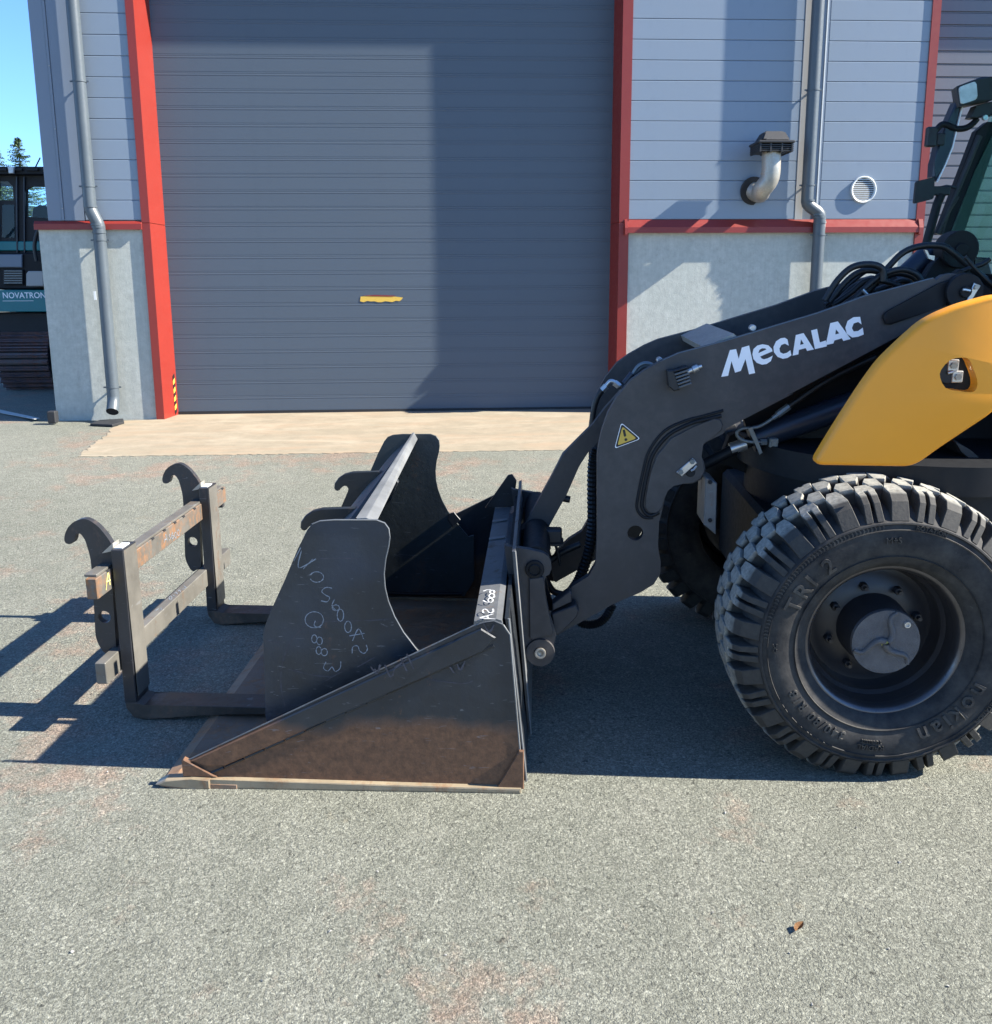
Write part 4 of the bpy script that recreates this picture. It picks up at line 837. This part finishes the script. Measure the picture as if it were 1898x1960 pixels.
bm = new(); prism(bm, [(hl[0][0]+(u-hl[0][0])*1.0, w) for u, w in offset_poly(hl, -.03)], YC0+.055, YC0+.10); obj('cover_pocket', bm, A.black, ld)
hcx = M(*R4(1130, 1190), YC0+.055); 
for p, nm in (((1098, 1120), 'lock_tab'), ((1125, 1195), 'lock_tab')):
    c = M(*R4(*p), YC0+.05); bm = new(); box(bm, c[0]-.017, c[0]+.017, YC0+.044, YC0+.058, c[2]-.018, c[2]+.018, bev=.003); t_ = obj(nm, bm, A.zinc, ld); disc('bolt', c, YC0+.036, YC0+.044, .010, A.galv, 6, t_, 0)
c = M(*R4(1065, 1175), YC0+.05); disc('link_pin', c, YC0+.046, YC0+.058, .03, A.plastic); bm = new(); tube(bm, [M(*R4(x, y), YC0+.04) for x, y in ((1065, 1172), (1100, 1162))], .005, 7); obj('grease_nipple', bm, A.zinc, ld, 60)
# ---- chassis, turret ring
def mbox(name, mat, *a, bev=.004, parent=ld):
    bm = new(); box(bm, *a, bev=bev); return obj(name, bm, mat, parent)
q0 = MG(1385, 905, .95)
bm = new(); prism(bm, circ(1.50, 1.0, .66, 40), .93, 1.03, 'w', bev=.012); obj('turret_ring', bm, A.black, ld, 40)
bm = new(); prism(bm, circ(1.50, 1.0, .62, 40), .80, .925, 'w', bev=.012); obj('turret_ring', bm, A.black, ld, 40)
mbox('turret_base', A.black, 1.15, 2.0, .96, 1.42, 1.03, 1.25)
bm = new(); prism(bm, pv(.90, [R4(*p) for p in ((-300, 1440), (560, 1020), (1000, 790), (1300, 690), (1480, 900), (1400, 1750), (300, 1750), (-250, 1600))]), .90, .94); obj('inner_frame', bm, A.black, ld)
mbox('front_chassis', A.black, .86, 2.9, .56, 1.44, .42, .80, bev=.02)
mbox('front_axle', A.black, 1.08, 1.28, .45, 1.55, .40, .58, bev=.02)
lpv = .60
bm = new(); prism(bm, pv(lpv, [R5(*p) for p in ((1062, 905), (1118, 935), (1112, 1190), (1052, 1140))]), lpv-.01, lpv+.16, bev=.003); obj('front_guard', bm, A.strip, ld)
for yy in (930, 1120): disc('bolt', M(*R5(1085, yy), lpv-.01), lpv-.016, lpv-.01, .008, A.black, 6, ld, 0)
# fender above the wheel (right of the frame)
fa = [(1.18+.62*math.cos(t*RAD), .55+.62*math.sin(t*RAD)) for t in range(62, -8, -7)]; fb = [(1.18+.595*math.cos(t*RAD), .55+.595*math.sin(t*RAD)) for t in range(-6, 63, 7)]
bm = new(); prism(bm, fa+fb, .52, .80, bev=.004); obj('front_fender', bm, A.plastic, ld, 40)
mbox('cab_step', A.strip, 1.80, 2.3, .30, .55, .42, .46)
fl_ = pv(1.06, [R5(1180, 700), R5(1633, 470), R4(420, 1180), R4(700, 1000), R4(900, 1300), R4(400, 1760), R5(1300, 900), R5(1130, 830)])
bm = new(); prism(bm, fl_, 1.05, 1.10); obj('inner_frame', bm, A.black, ld)
mbox('inner_mudguard', A.black, .92, 1.5, 1.46, 1.50, .45, .92)
# ---- wheels
def make_wheel(cu, v0, side, lugs, first):
    """side -1: outer face towards the camera"""
    wr = empty('front_wheel' if cu < 2 else 'rear_wheel', None, ld, (cu, v0+.2145, .488)); wr.scale = (1, 1.3, 1)
    if first is None:
        P = [(-.118, .252), (-.135, .258), (-.150, .280), (-.160, .31), (-.165, .345), (-.165, .385), (-.161, .403), (-.165, .407), (-.164, .412), (-.157, .417), (-.142, .436), (-.112, .450), (-.06, .460), (0, .462)]
        P = P+[(-a, r) for a, r in P[::-1][1:]]
        bm = new(); lathe(bm, P, 96); T = obj('tyre', bm, A.tyre, wr, 40)
        bm = new()
        for r_ in (.300, .389): lathe(bm, [(-.163-(.002 if r_ > .35 else -.006), r_-.0015), (-.168+(.006 if r_ < .35 else 0), r_), (-.163-(.002 if r_ > .35 else -.006), r_+.0015)], 96)
        obj('sidewall_rib', bm, A.tyre, wr, 60)
        bm = new(); lathe(bm, [(-.112, .250), (-.124, .259), (-.131, .257), (-.131, .251), (-.122, .241), (-.110, .236), (-.098, .235)], 72); obj('rim_flange', bm, A.rimlip, wr, 50)
        bm = new(); lathe(bm, [(-.098, .235), (-.06, .230), (-.050, .218), (-.02, .216), (-.006, .205), (-.008, .185), (-.022, .16), (-.022, .09)], 72); lathe(bm, [(-.098, .236), (-.05, .24), (.12, .25), (.13, .265)], 72); obj('rim', bm, A.rim, wr, 40)
        bm = new(); lathe(bm, [(.03, .125), (.0, .125), (-.01, .118), (-.055, .116), (-.06, .113), (-.130, .112), (-.134, .108)], 56); obj('hub', bm, A.rim, wr, 40)
        bm = new(); prism(bm, circ(0, 0, .109, 56), -.1385, -.130, bev=.002); obj('hub_cap', bm, A.hub, wr, 40)
        # three swirling ribs on the cap, plug, paint mark
        for k in range(3):
            a0 = 2*math.pi*k/3+.35; pts = []
            for i in range(13):
                t = i/12; rr = .006+.100*t; an = a0+.9*math.sin(t*2.4)*(1 if t > .0 else 0)+.35*t
                pts.append((rr*math.cos(an), -.1385, rr*math.sin(an)))
            bm = new(); tube(bm, pts, [.0125-.006*i/12 for i in range(13)], 8); obj('hub_swirl', bm, A.hub, wr, 60)
        bm = new(); lathe(bm, [(-.139, .0115), (-.144, .010), (-.144, .006), (-.140, .005), (-.140, .0004)], 16); bmesh.ops.translate(bm, verts=bm.verts[:], vec=(.062, 0, .062)); obj('oil_plug', bm, A.zinc, wr, 40)
        bm = new(); ribbon(bm, [(-.012, -.1396, -.012), (.004, -.1396, .0), (.018, -.1396, .022)], nV, .008, .4); obj('paint_mark', bm, A.chalky, wr)
        for k in range(8):
            an = 2*math.pi*(k+.35)/8; bm = new(); prism(bm, circ(.150*math.cos(an), .150*math.sin(an), .014, 6), -.044, -.020, bev=.002); prism(bm, circ(.150*math.cos(an), .150*math.sin(an), .007, 10), -.058, -.044); obj('wheel_nut', bm, A.rim, wr)
        # raised sidewall lettering
        def arc_text(s_, size, r0, a_mid, mirror_in=False, bold=.0, dep=.005, sp=1.):
            bm = text_bm(s_, size, dep, bold, 'CENTER', sp)
            for v in bm.verts:
                an = a_mid*RAD-v.co.x/(r0+size*.35); rr = r0+v.co.y
                dv = -.1665 if rr > .33 else -.158-.008*(rr-.29)/.04
                v.co = Vector((rr*math.cos(an), dv-v.co.z*.6, rr*math.sin(an)))
            obj('sidewall_lettering', bm, A.letterrub, wr, 30)
        arc_text('ROTATION', .020, .3915, 76, dep=.0022); arc_text('TRI 2', .074, .318, 143, bold=.0012, sp=1.3); arc_text('nokian', .080, .312, -46, bold=.0012, sp=1.3); arc_text('340/80 R18', .043, .326, -131, bold=.0006, sp=1.25)
        arc_text('RADIAL', .026, .352, -95); arc_text('TUBELESS', .016, .334, -95); arc_text('M+S', .027, .346, 93); arc_text('ROTATION', .020, .3915, -34, dep=.0022); arc_text('<<', .03, .355, 182)
        bm = new()     # chevron band
        for k in range(46):
            an = (98+k*1.75)*RAD; pts = []
            for rr, da in ((.391, 0), (.399, -.008), (.407, 0)): pts.append((rr*math.cos(an+da), -.1672, rr*math.sin(an+da)))
            ribbon(bm, pts, nV, .0042)
        obj('chevron_band', bm, A.letterrub, wr)
    else:
        for c in first.children:
            if c.name.split('.')[0] in ('tread_block',): continue
            n_ = c.copy(); COL.objects.link(n_); n_.parent = wr
        if side > 0: wr.rotation_euler = (0, 0, math.pi)
    return wr
def lug_mesh(kind):
    bm = new()
    def P(t, y, r): # t tangential metres
        an = t*.75/.5; return (r*math.sin(an), y, r*math.cos(an))
    if kind == 's':
        hull(bm, [P(-.036, -.122, .496), P(.036, -.122, .496), P(-.040, -.085, .504), P(.030, -.085, .504), P(-.018, -.050, .506), P(.022, -.056, .506),
                  P(-.048, -.140, .43), P(.048, -.140, .43), P(-.045, -.161, .416), P(.045, -.161, .416), P(-.037, -.143, .474), P(.037, -.143, .474), P(-.047, -.08, .452), P(.037, -.08, .452), P(-.022, -.042, .455), P(.028, -.048, .455)])
    elif kind == 'd':
        for a_, b_ in ((-1, -.22), (.22, 1)):
            hull(bm, [P(.036*a_, -.122, .496), P(.036*b_, -.122, .496), P(.038*a_, -.096, .503), P(.038*b_, -.096, .503), P(.048*a_, -.140, .43), P(.048*b_, -.140, .43), P(.045*a_, -.161, .416), P(.045*b_, -.161, .416), P(.037*a_, -.143, .474), P(.037*b_, -.143, .474), P(.046*a_, -.095, .452), P(.046*b_, -.095, .452)])
        hull(bm, [P(-.040, -.098, .5035), P(.040, -.098, .5035), P(-.024, -.052, .506), P(.034, -.052, .506), P(-.047, -.097, .452), P(.047, -.097, .452), P(-.030, -.044, .455), P(.040, -.044, .455)])
    else:
        hull(bm, [P(-.030, -.066, .507), P(.026, -.074, .507), P(-.036, -.030, .508), P(.034, -.004, .508), P(-.012, .004, .508), P(-.036, -.072, .455), P(.032, -.080, .455), P(-.044, -.028, .458), P(.042, .002, .458), P(-.016, .010, .458)])
    bmesh.ops.dissolve_limit(bm, angle_limit=6*RAD, verts=bm.verts[:], edges=bm.edges[:])
    bmesh.ops.bevel(bm, geom=[e_ for e_ in bm.edges if e_.calc_face_angle(0) > .5], offset=.0016, segments=1, affect='EDGES')
    return bm
w1 = make_wheel(1.18, .12, -1, True, None)
NL = 34
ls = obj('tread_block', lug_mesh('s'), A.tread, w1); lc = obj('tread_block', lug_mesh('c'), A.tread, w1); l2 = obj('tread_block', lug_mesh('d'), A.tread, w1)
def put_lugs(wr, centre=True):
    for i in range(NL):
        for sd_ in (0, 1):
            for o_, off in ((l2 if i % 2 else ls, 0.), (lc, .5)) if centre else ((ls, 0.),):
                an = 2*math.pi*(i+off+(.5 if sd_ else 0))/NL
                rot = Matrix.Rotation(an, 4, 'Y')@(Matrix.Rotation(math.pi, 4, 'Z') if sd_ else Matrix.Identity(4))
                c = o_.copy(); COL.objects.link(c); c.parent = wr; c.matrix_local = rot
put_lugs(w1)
bpy.data.objects.remove(ls) if False else None
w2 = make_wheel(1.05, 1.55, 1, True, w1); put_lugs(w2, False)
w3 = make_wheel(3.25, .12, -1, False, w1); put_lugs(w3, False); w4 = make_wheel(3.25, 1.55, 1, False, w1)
ls.matrix_local = Matrix.Rotation(.0001, 4, 'Y'); 
for o_ in (ls, lc, l2): bpy.data.objects.remove(o_)
# ---- cab
CB = 1.45; CFAR = .50
def pvR(pts, v): return pv(v, [RA(*p) for p in pts])
bm = new(); pl = pvR([(775, 560), (870, 480), (930, 480), (930, 640), (640, 1445), (440, 1445)], CB); prism(bm, pl, CB, CB+.05, bev=.004); obj('cab_pillar', bm, A.black, ld)
bm = new(); prism(bm, pvR([(905, 600), (940, 600), (940, 660), (660, 1445), (545, 1445), (760, 900)], CB-.004), CB-.006, CB-.0005); obj('pillar_trim', bm, A.trimgreen, ld)
pA = M(*RA(440, 1450), CB); pB = M(*RA(870, 480), CB); 
lean = (pB[0]-pA[0])/(pB[2]-pA[2]); rw = 2.66
ru = pA[0]+lean*(rw-pA[2])
bm = new(); prism(bm, [(u, w) for u, w in pl], CFAR, CFAR+.05); obj('cab_pillar', bm, A.black, ld)
bm = new(); prism(bm, [(ru+.0, rw), (ru+1.12, rw), (ru+1.08, rw+.10), (ru+.05, rw+.10)], .30, 1.60, bev=.02); obj('cab_roof', bm, A.black, ld)
bm = new(); prism(bm, [(ru-.03, rw), (pA[0]+.05, pA[2]), (pA[0]+.055, pA[2]-.5), (ru+1.0, pA[2]-.5), (ru+1.0, rw)], CB+.02, CB+.026); obj('side_window', bm, A.cabglass, ld)
bm = new(); prism(bm, [(ru-.03, rw), (pA[0]+.05, pA[2]), (pA[0]+.055, pA[2]-.5), (ru+1.0, pA[2]-.5), (ru+1.0, rw)], CFAR+.02, CFAR+.026); obj('side_window', bm, A.cabglass, ld)
bm = new(); prism(bm, [(ru-.03, rw), (pA[0]+.03, pA[2]-.1), (pA[0]+.036, pA[2]-.1), (ru-.024, rw)], CFAR+.05, CB); obj('windscreen', bm, A.cabglass, ld)
bm = new(); prism(bm, [(pA[0]+.0, pA[2]-.15), (ru+1.3, pA[2]-.3), (ru+1.3, .75), (pA[0]+.35, .75), (pA[0]+.1, 1.1)], CFAR-.02, CB+.06, bev=.01); obj('cab_base', bm, A.black, ld)
mbox('cab_pillar', A.black, ru+1.0, ru+1.1, CB, CB+.06, 1.2, rw); mbox('cab_pillar', A.black, ru+1.0, ru+1.1, CFAR, CFAR+.06, 1.2, rw)
mbox('seat', A.plastic, ru+.45, ru+.95, .75, 1.25, 1.2, 1.35, bev=.03); mbox('seat_back', A.plastic, ru+.9, ru+1.05, .75, 1.25, 1.3, 2.0, bev=.03)
mbox('rear_frame', A.black, 2.6, 4.0, .55, 1.45, .45, .9, bev=.02); mbox('engine_hood', A.yellow, ru+1.36, 4.1, .35, 1.65, .9, 1.62, bev=.06); mbox('counterweight', A.black, 4.0, 4.35, .3, 1.7, .5, 1.3, bev=.05)
mbox('unseen_shade_slab', A.plastic, ru, ru+.42, .02, .29, rw-.02, rw+.05, bev=.01)  # unseen slab added beside the roof to cast a shadow on the ground
# work lamp
VL = CB-.10; wl = empty('work_lamp', None, ld)
bm = new(); fr_ = pvR([(604, 178), (775, 122), (792, 298), (630, 348)], VL); bk_ = pvR([(830, 92), (935, 92), (935, 290), (800, 300)], VL)
hull(bm, [(u, VL, w) for u, w in fr_]+[(u+.03, VL+.13, w+.004) for u, w in fr_]+[(u, VL+.01, w) for u, w in bk_]+[(u, VL+.12, w) for u, w in bk_]); obj('lamp_housing', bm, A.plastic, wl, 30)
ln = pvR([(618, 188), (768, 134), (781, 288), (636, 337)], VL); bm = new(); prism(bm, rounded(ln, .012), VL-.006, VL+.003, bev=.003); obj('lamp_lens', bm, A.lens, wl)
bm = new(); prism(bm, pvR([(722, 445), (775, 340), (935, 300), (935, 420), (760, 450)], VL+.03), VL+.03, VL+.09, bev=.003); obj('lamp_bracket', bm, A.plastic, wl)
c = M(*RA(865, 440), VL); disc('bolt', c, VL+.012, VL+.03, .010, A.zinc, 8, wl, 0)
# mirrors
mr_ = empty('mirror_arm', None, ld); VM = CB-.03
bm = new(); tube(bm, smooth_path([M(*RA(x, y), VM) for x, y in ((780, 455), (740, 500), (680, 535), (600, 540), (530, 512), (480, 505), (440, 540), (395, 595))], 6), .0125, 10); obj('arm_tube', bm, A.black, mr_, 60)
c = M(*RA(385, 608), VM); bm = new(); box(bm, c[0]-.020, c[0]+.022, VM-.015, VM+.015, c[2]-.04, c[2]+.037, bev=.005); box(bm, c[0]+.022, c[0]+.055, VM-.012, VM+.012, c[2]-.035, c[2]+.012, bev=.004); obj('arm_clamp', bm, A.plastic, mr_)
bm = new(); mp_ = pvR([(604, 308), (650, 345), (560, 700), (500, 850), (432, 990), (402, 950), (415, 830), (445, 690), (520, 500)], VM); prism(bm, mp_, VM+.0, VM+.07, bev=.008); obj('mirror_housing', bm, A.cyl, mr_)
bm = new(); prism(bm, pvR([(650, 350), (658, 352), (575, 700), (512, 855), (442, 1000), (434, 996), (504, 850), (565, 700)], VM), VM-.003, VM+.06); obj('mirror_glass', bm, A.letter, mr_)
bm = new(); prism(bm, rounded(pvR([(255, 990), (412, 953), (402, 1140), (236, 1182)], VM-.02), .006), VM-.03, VM-.01, bev=.004); obj('lower_mirror', bm, A.plastic, mr_)
c = M(*RA(470, 1075), VM); bm = new(); box(bm, c[0]-.035, c[0]+.035, VM-.012, VM+.02, c[2]-.016, c[2]+.020, bev=.004); tube(bm, [M(*RA(x, y), VM) for x, y in ((440, 1050), (520, 1030), (600, 1045))], .006, 7); obj('arm_clamp', bm, A.plastic, mr_)
bm = new(); tube(bm, [M(*RA(x, y), VM) for x, y in ((475, 1100), (440, 1180), (345, 1530))], .018, 10); obj('hand_rail', bm, A.black, mr_, 60)
bm = new(); tube(bm, [M(*RA(x, y), CB-.02) for x, y in ((800, 600), (700, 850), (560, 1180), (440, 1440))], .012, 8); tube(bm, [M(*RA(x, y), CB-.02) for x, y in ((620, 1120), (540, 1250), (480, 1440))], .006, 8); obj('wiper_arm', bm, A.plastic, ld, 60)
# ------------------------------------------------------------------ excavator behind the corner of the hall
ZF = ground_z(0, 11.6)+.004
ec = WZ(50, 748, ZF)
YE = ec[1]; ex = tag(empty('tracked_excavator', Matrix.Translation((ec[0], YE, ZF))), 'teal tracked excavator parked in the shade behind the hall corner', 'excavator')
def E(x, y, dy=0.):
    p = WY(x, y, YE+dy); return (p[0]-ec[0], p[2]-ZF)
def eprism(name, mat, pts, d0, d1, parent=ex, bev=.01):
    bm = new(); prism(bm, [E(*p, d0) for p in pts], d0, d1, bev=bev); return obj(name, bm, mat, parent)
# left track seen end-on: shoes one above the other
tk = empty('track', None, ex)
bm = new(); x0, z0 = E(2, 640, .25); x1, _ = E(100, 640, .25)
for i in range(15):
    an = -95+190*i/14; rr = .40
    y_ = .30-rr*math.cos(an*RAD)+.1; z_ = .42+rr*math.sin(an*RAD)
    b2 = new(); box(b2, x0, x1, -.02, .02, -.036, .036, bev=.004); box(b2, x0, x1, -.062, -.02, -.010, .010)
    if i == 0: sh = obj('track_shoe', b2, A.trackm, tk); sh.location = (0, y_, z_); sh.rotation_euler = (-an*RAD, 0, 0)
    else: b2.free(); inst(sh, tk, (0, y_, z_), (-an*RAD, 0, 0))
bm.free()
bm = new(); r_ = lathe(bm, [(x0+.02, .30), (x0+.02, .375), (x1-.02, .375), (x1-.02, .30)], 32, 'x'); bmesh.ops.translate(bm, verts=bm.verts[:], vec=(0, .40, .42)); obj('track_idler', bm, A.dark, tk, 40)
bm = new(); box(bm, x0+.05, x1-.05, .3, 3.2, .08, .78, bev=.05); obj('track_frame', bm, A.dark, tk)
bm = new(); box(bm, x1+.2, x1+1.5, .8, 2.8, .3, .85, bev=.03); obj('undercarriage', bm, A.dark, ex)
bm = new(); box(bm, x1+1.5, x1+2.05, .3, 3.2, .05, .85, bev=.1); obj('track', bm, A.trackm, ex)
eprism('body', A.teal, [(-60, 555), (140, 555), (140, 597), (-60, 597)], .15, 2.4)
eprism('lower_body', A.dark, [(-60, 599), (140, 599), (140, 655), (-60, 655)], .3, 2.3)
eprism('engine_cover', A.black, [(-60, 485), (140, 485), (140, 553), (-60, 553)], .35, 2.3)
eprism('grey_panel', A.flash, [(-40, 487), (42, 487), (42, 512), (-40, 512)], .30, .34)
eprism('white_tool_box', A.pale, [(50, 524), (54, 519), (80, 519), (83, 524), (83, 548), (50, 548)], .1, .3)
cabp = [(-60, 335), (98, 335), (98, 486), (-60, 486)]
w_a = [(-50, 347), (15, 347), (24, 356), (26, 384), (-50, 384)]; w_b = [(47, 375), (52, 362), (62, 356), (92, 356), (92, 418), (48, 415)]
bm = new(); prism(bm, [E(*p, .5) for p in cabp], .5, .56, holes=[[E(*p, .5) for p in w_a], [E(*p, .5) for p in w_b]]); obj('cab', bm, A.dark, ex)
bm = new(); prism(bm, [E(*p, 1.9) for p in [(-60, 345), (110, 345), (110, 480), (-60, 480)]], 1.9, 1.95, holes=[[E(*p, 1.9) for p in [(-50, 356), (42, 356), (42, 455), (-50, 455)]], [E(*p, 1.9) for p in [(52, 356), (100, 356), (100, 440), (52, 440)]]]); obj('cab', bm, A.dark, ex)
for w_ in (w_a, w_b): eprism('window', A.exglass, w_, .525, .535, bev=0)
eprism('cab_roof', A.black, [(-60, 319), (96, 319), (98, 334), (-60, 334)], .35, 2.0)
for k in range(5): eprism('roof_rib', A.dark, [(-40+k*30, 322), (-18+k*30, 322), (-18+k*30, 327), (-40+k*30, 327)], .31, .349, bev=.005)
eprism('work_lamp', A.lens, [(14, 319), (27, 319), (26, 332), (16, 332)], .27, .32)
eprism('seat', A.plastic, [(60, 430), (62, 400), (75, 392), (96, 396), (98, 440)], .9, 1.2)
eprism('seat', A.plastic, [(-30, 470), (-10, 400), (10, 388), (28, 400), (34, 470)], 1.2, 1.4)
eprism('boom_base', A.cyl, [(-20, 486), (-5, 430), (25, 420), (42, 450), (40, 486)], 1.4, 1.7)
for x_ in (-8, 30, 44, 96): eprism('cab_post', A.cyl, [(x_, 338), (x_+3, 338), (x_+4, 484), (x_+1, 484)], .46, .499, bev=.004)
eprism('cab_waist_band', A.teal, [(-60, 462), (98, 462), (98, 480), (-60, 480)], .47, .499)
eprism('lower_window', A.exglass, [(4, 392), (27, 392), (28, 455), (4, 455)], .488, .498, bev=0)
eprism('air_grille', A.plastic, [(6, 516), (44, 516), (44, 545), (6, 545)], .30, .349)
for k in range(6): eprism('grille_bar', A.pipe, [(8, 518+k*4.6), (42, 518+k*4.6), (42, 519.6+k*4.6), (8, 519.6+k*4.6)], .285, .299, bev=0)
bm = new(); tube(bm, smooth_path([(E(x_, y_, .2)[0], .2, E(x_, y_, .2)[1]) for x_, y_ in ((-30, 553), (-28, 470), (-10, 440), (0, 430))], 5), .022, 8); obj('hand_rail', bm, A.cyl, ex, 60)
bm = new(); tube(bm, smooth_path([(E(x_, y_, .2)[0], .2, E(x_, y_, .2)[1]) for x_, y_ in ((70, 500), (66, 470), (74, 440), (92, 430), (110, 440))], 5), .03, 8); obj('hydraulic_hose', bm, A.hose, ex, 60)
bm = new(); tube(bm, [(E(68, 320, .5)[0], .5, E(68, 320, .5)[1]), (E(77, 302, .5)[0], .5, E(77, 302, .5)[1])], .01, 6); obj('antenna', bm, A.plastic, ex)
bm = text_bm('NOVATRON', .118, .002, .001, 'LEFT'); e0_ = E(5, 571, .148)
for v in bm.verts: v.co = Vector((e0_[0]+v.co.x*.93, .148-v.co.z, e0_[1]+v.co.y))
obj('lettering', bm, A.letter, ex)
bm = new(); a_ = E(5, 575, .148); b_ = E(64, 575, .148); box(bm, a_[0], b_[0], .146, .1495, a_[1]-.012, a_[1]-.006); obj('lettering_rule', bm, A.letter, ex)
# parking line and a kerb stub by the corner
bm = new(); pts = [WZ(-40, 776, ZF)[:2], WZ(-40, 783, ZF)[:2], WZ(66, 803, ZF)[:2], WZ(76, 801, ZF)[:2]]
prism(bm, [tuple(p) for p in pts], ZF, ZF+.004, 'w'); tag(obj('parking_line', bm, A.line), 'white painted parking line beside the hall corner', None, None, 'structure')
c = WZ(101, 806, ZF); bm = new(); box(bm, c[0]-.04, c[0]+.05, c[1]-.05, c[1]+.05, ZF-.02, ZF+.11, bev=.01); tag(obj('rubber_block', bm, A.dark), 'small black block on the ground against the left plinth', 'block')
# ------------------------------------------------------------------ spruces far behind
def spruce(px, ptop, Y, hgt, rad_, label):
    t = WY(px, ptop, Y); base = ground_z(0, 11.6)
    r_ = tag(empty('spruce_tree', Matrix.Translation((t[0], Y, base))), label, 'tree', 'spruces behind the excavator'); H_ = t[2]-base
    bm = new(); tube(bm, [(0, 0, -.2), (0, 0, H_*.5), (0, 0, H_*.97)], [.22, .13, .015], 8); obj('trunk', bm, A.bark, r_, 60)
    bm = new()
    for i in range(620):
        z = H_*(.30+.695*random.random()**.8); R_ = rad_*(1-z/H_)**.8+.04
        an = random.uniform(0, 6.283); L = R_*random.uniform(.45, 1.08); dz = -L*random.uniform(.05, .35)
        d = Vector((math.cos(an), math.sin(an), 0)); s_ = Vector((-d.y, d.x, 0)); m_ = max(3, int(L/.11))
        for j in range(m_):
            f = (j+.4)/m_; p = Vector((0, 0, z))+d*L*f+Vector((0, 0, dz*f+.22*L*f*f)); wd = .15*(1.1-f*.7)*random.uniform(.5, 1.4)
            for sg in (-1, 1):
                q = p+s_*sg*wd+d*.10+Vector((0, 0, random.uniform(-.10, .03)))
                bm.faces.new([bm.verts.new(p-d*.03), bm.verts.new(p+d*.06+Vector((0, 0, .02))), bm.verts.new(q)])
    for k in range(14):
        an = k*2.4; z = H_*(.985-.01*k/3); bm.faces.new([bm.verts.new((0, 0, z+.12)), bm.verts.new((0, .02, z)), bm.verts.new((math.cos(an)*.16, math.sin(an)*.16, z+.02))])
    obj('crown', bm, A.needle, r_)
spruce(33, 262, 62, 11, 4.2, 'slender spruce with a pointed top above the excavator roof')
spruce(-8, 282, 66, 10, 4.0, 'spruce cut by the left edge of the picture')
# ------------------------------------------------------------------ small things on the asphalt
c = gnd(1527, 1781); bm = new()
lp_ = [(-.02, -.006), (-.012, .006), (0, .011), (.012, .008), (.024, .002), (.012, -.007), (0, -.011)]
vt = [bm.verts.new((x, y, .004+abs(y)*.9+max(0, x)*.35)) for x, y in lp_]; cm = bm.verts.new((.002, 0, .003))
for i in range(len(vt)): bm.faces.new((vt[i], vt[(i+1) % len(vt)], cm))
bmesh.ops.solidify(bm, geom=bm.faces[:], thickness=.0008)
o = obj('dry_leaf', bm, A.leaf); o.matrix_world = GF@Matrix.Translation((c[0], c[1], .002))@Matrix.Rotation(.6, 4, 'Z'); tag(o, 'curled brown dry leaf lying alone on the front asphalt', 'leaf')
bm = new()
for i in range(260):
    x, y = random.uniform(-2.2, 2.4), random.uniform(1.5, 9); r_ = random.uniform(.002, .006)
    hull(bm, [(x+random.uniform(-1, 1)*r_, y+random.uniform(-1, 1)*r_, random.uniform(0, 1.2)*r_) for _ in range(8)])
o = obj('loose_grit', bm, A.stone); o.matrix_world = GF; tag(o, 'loose grit scattered over the asphalt', None, None, 'stuff')
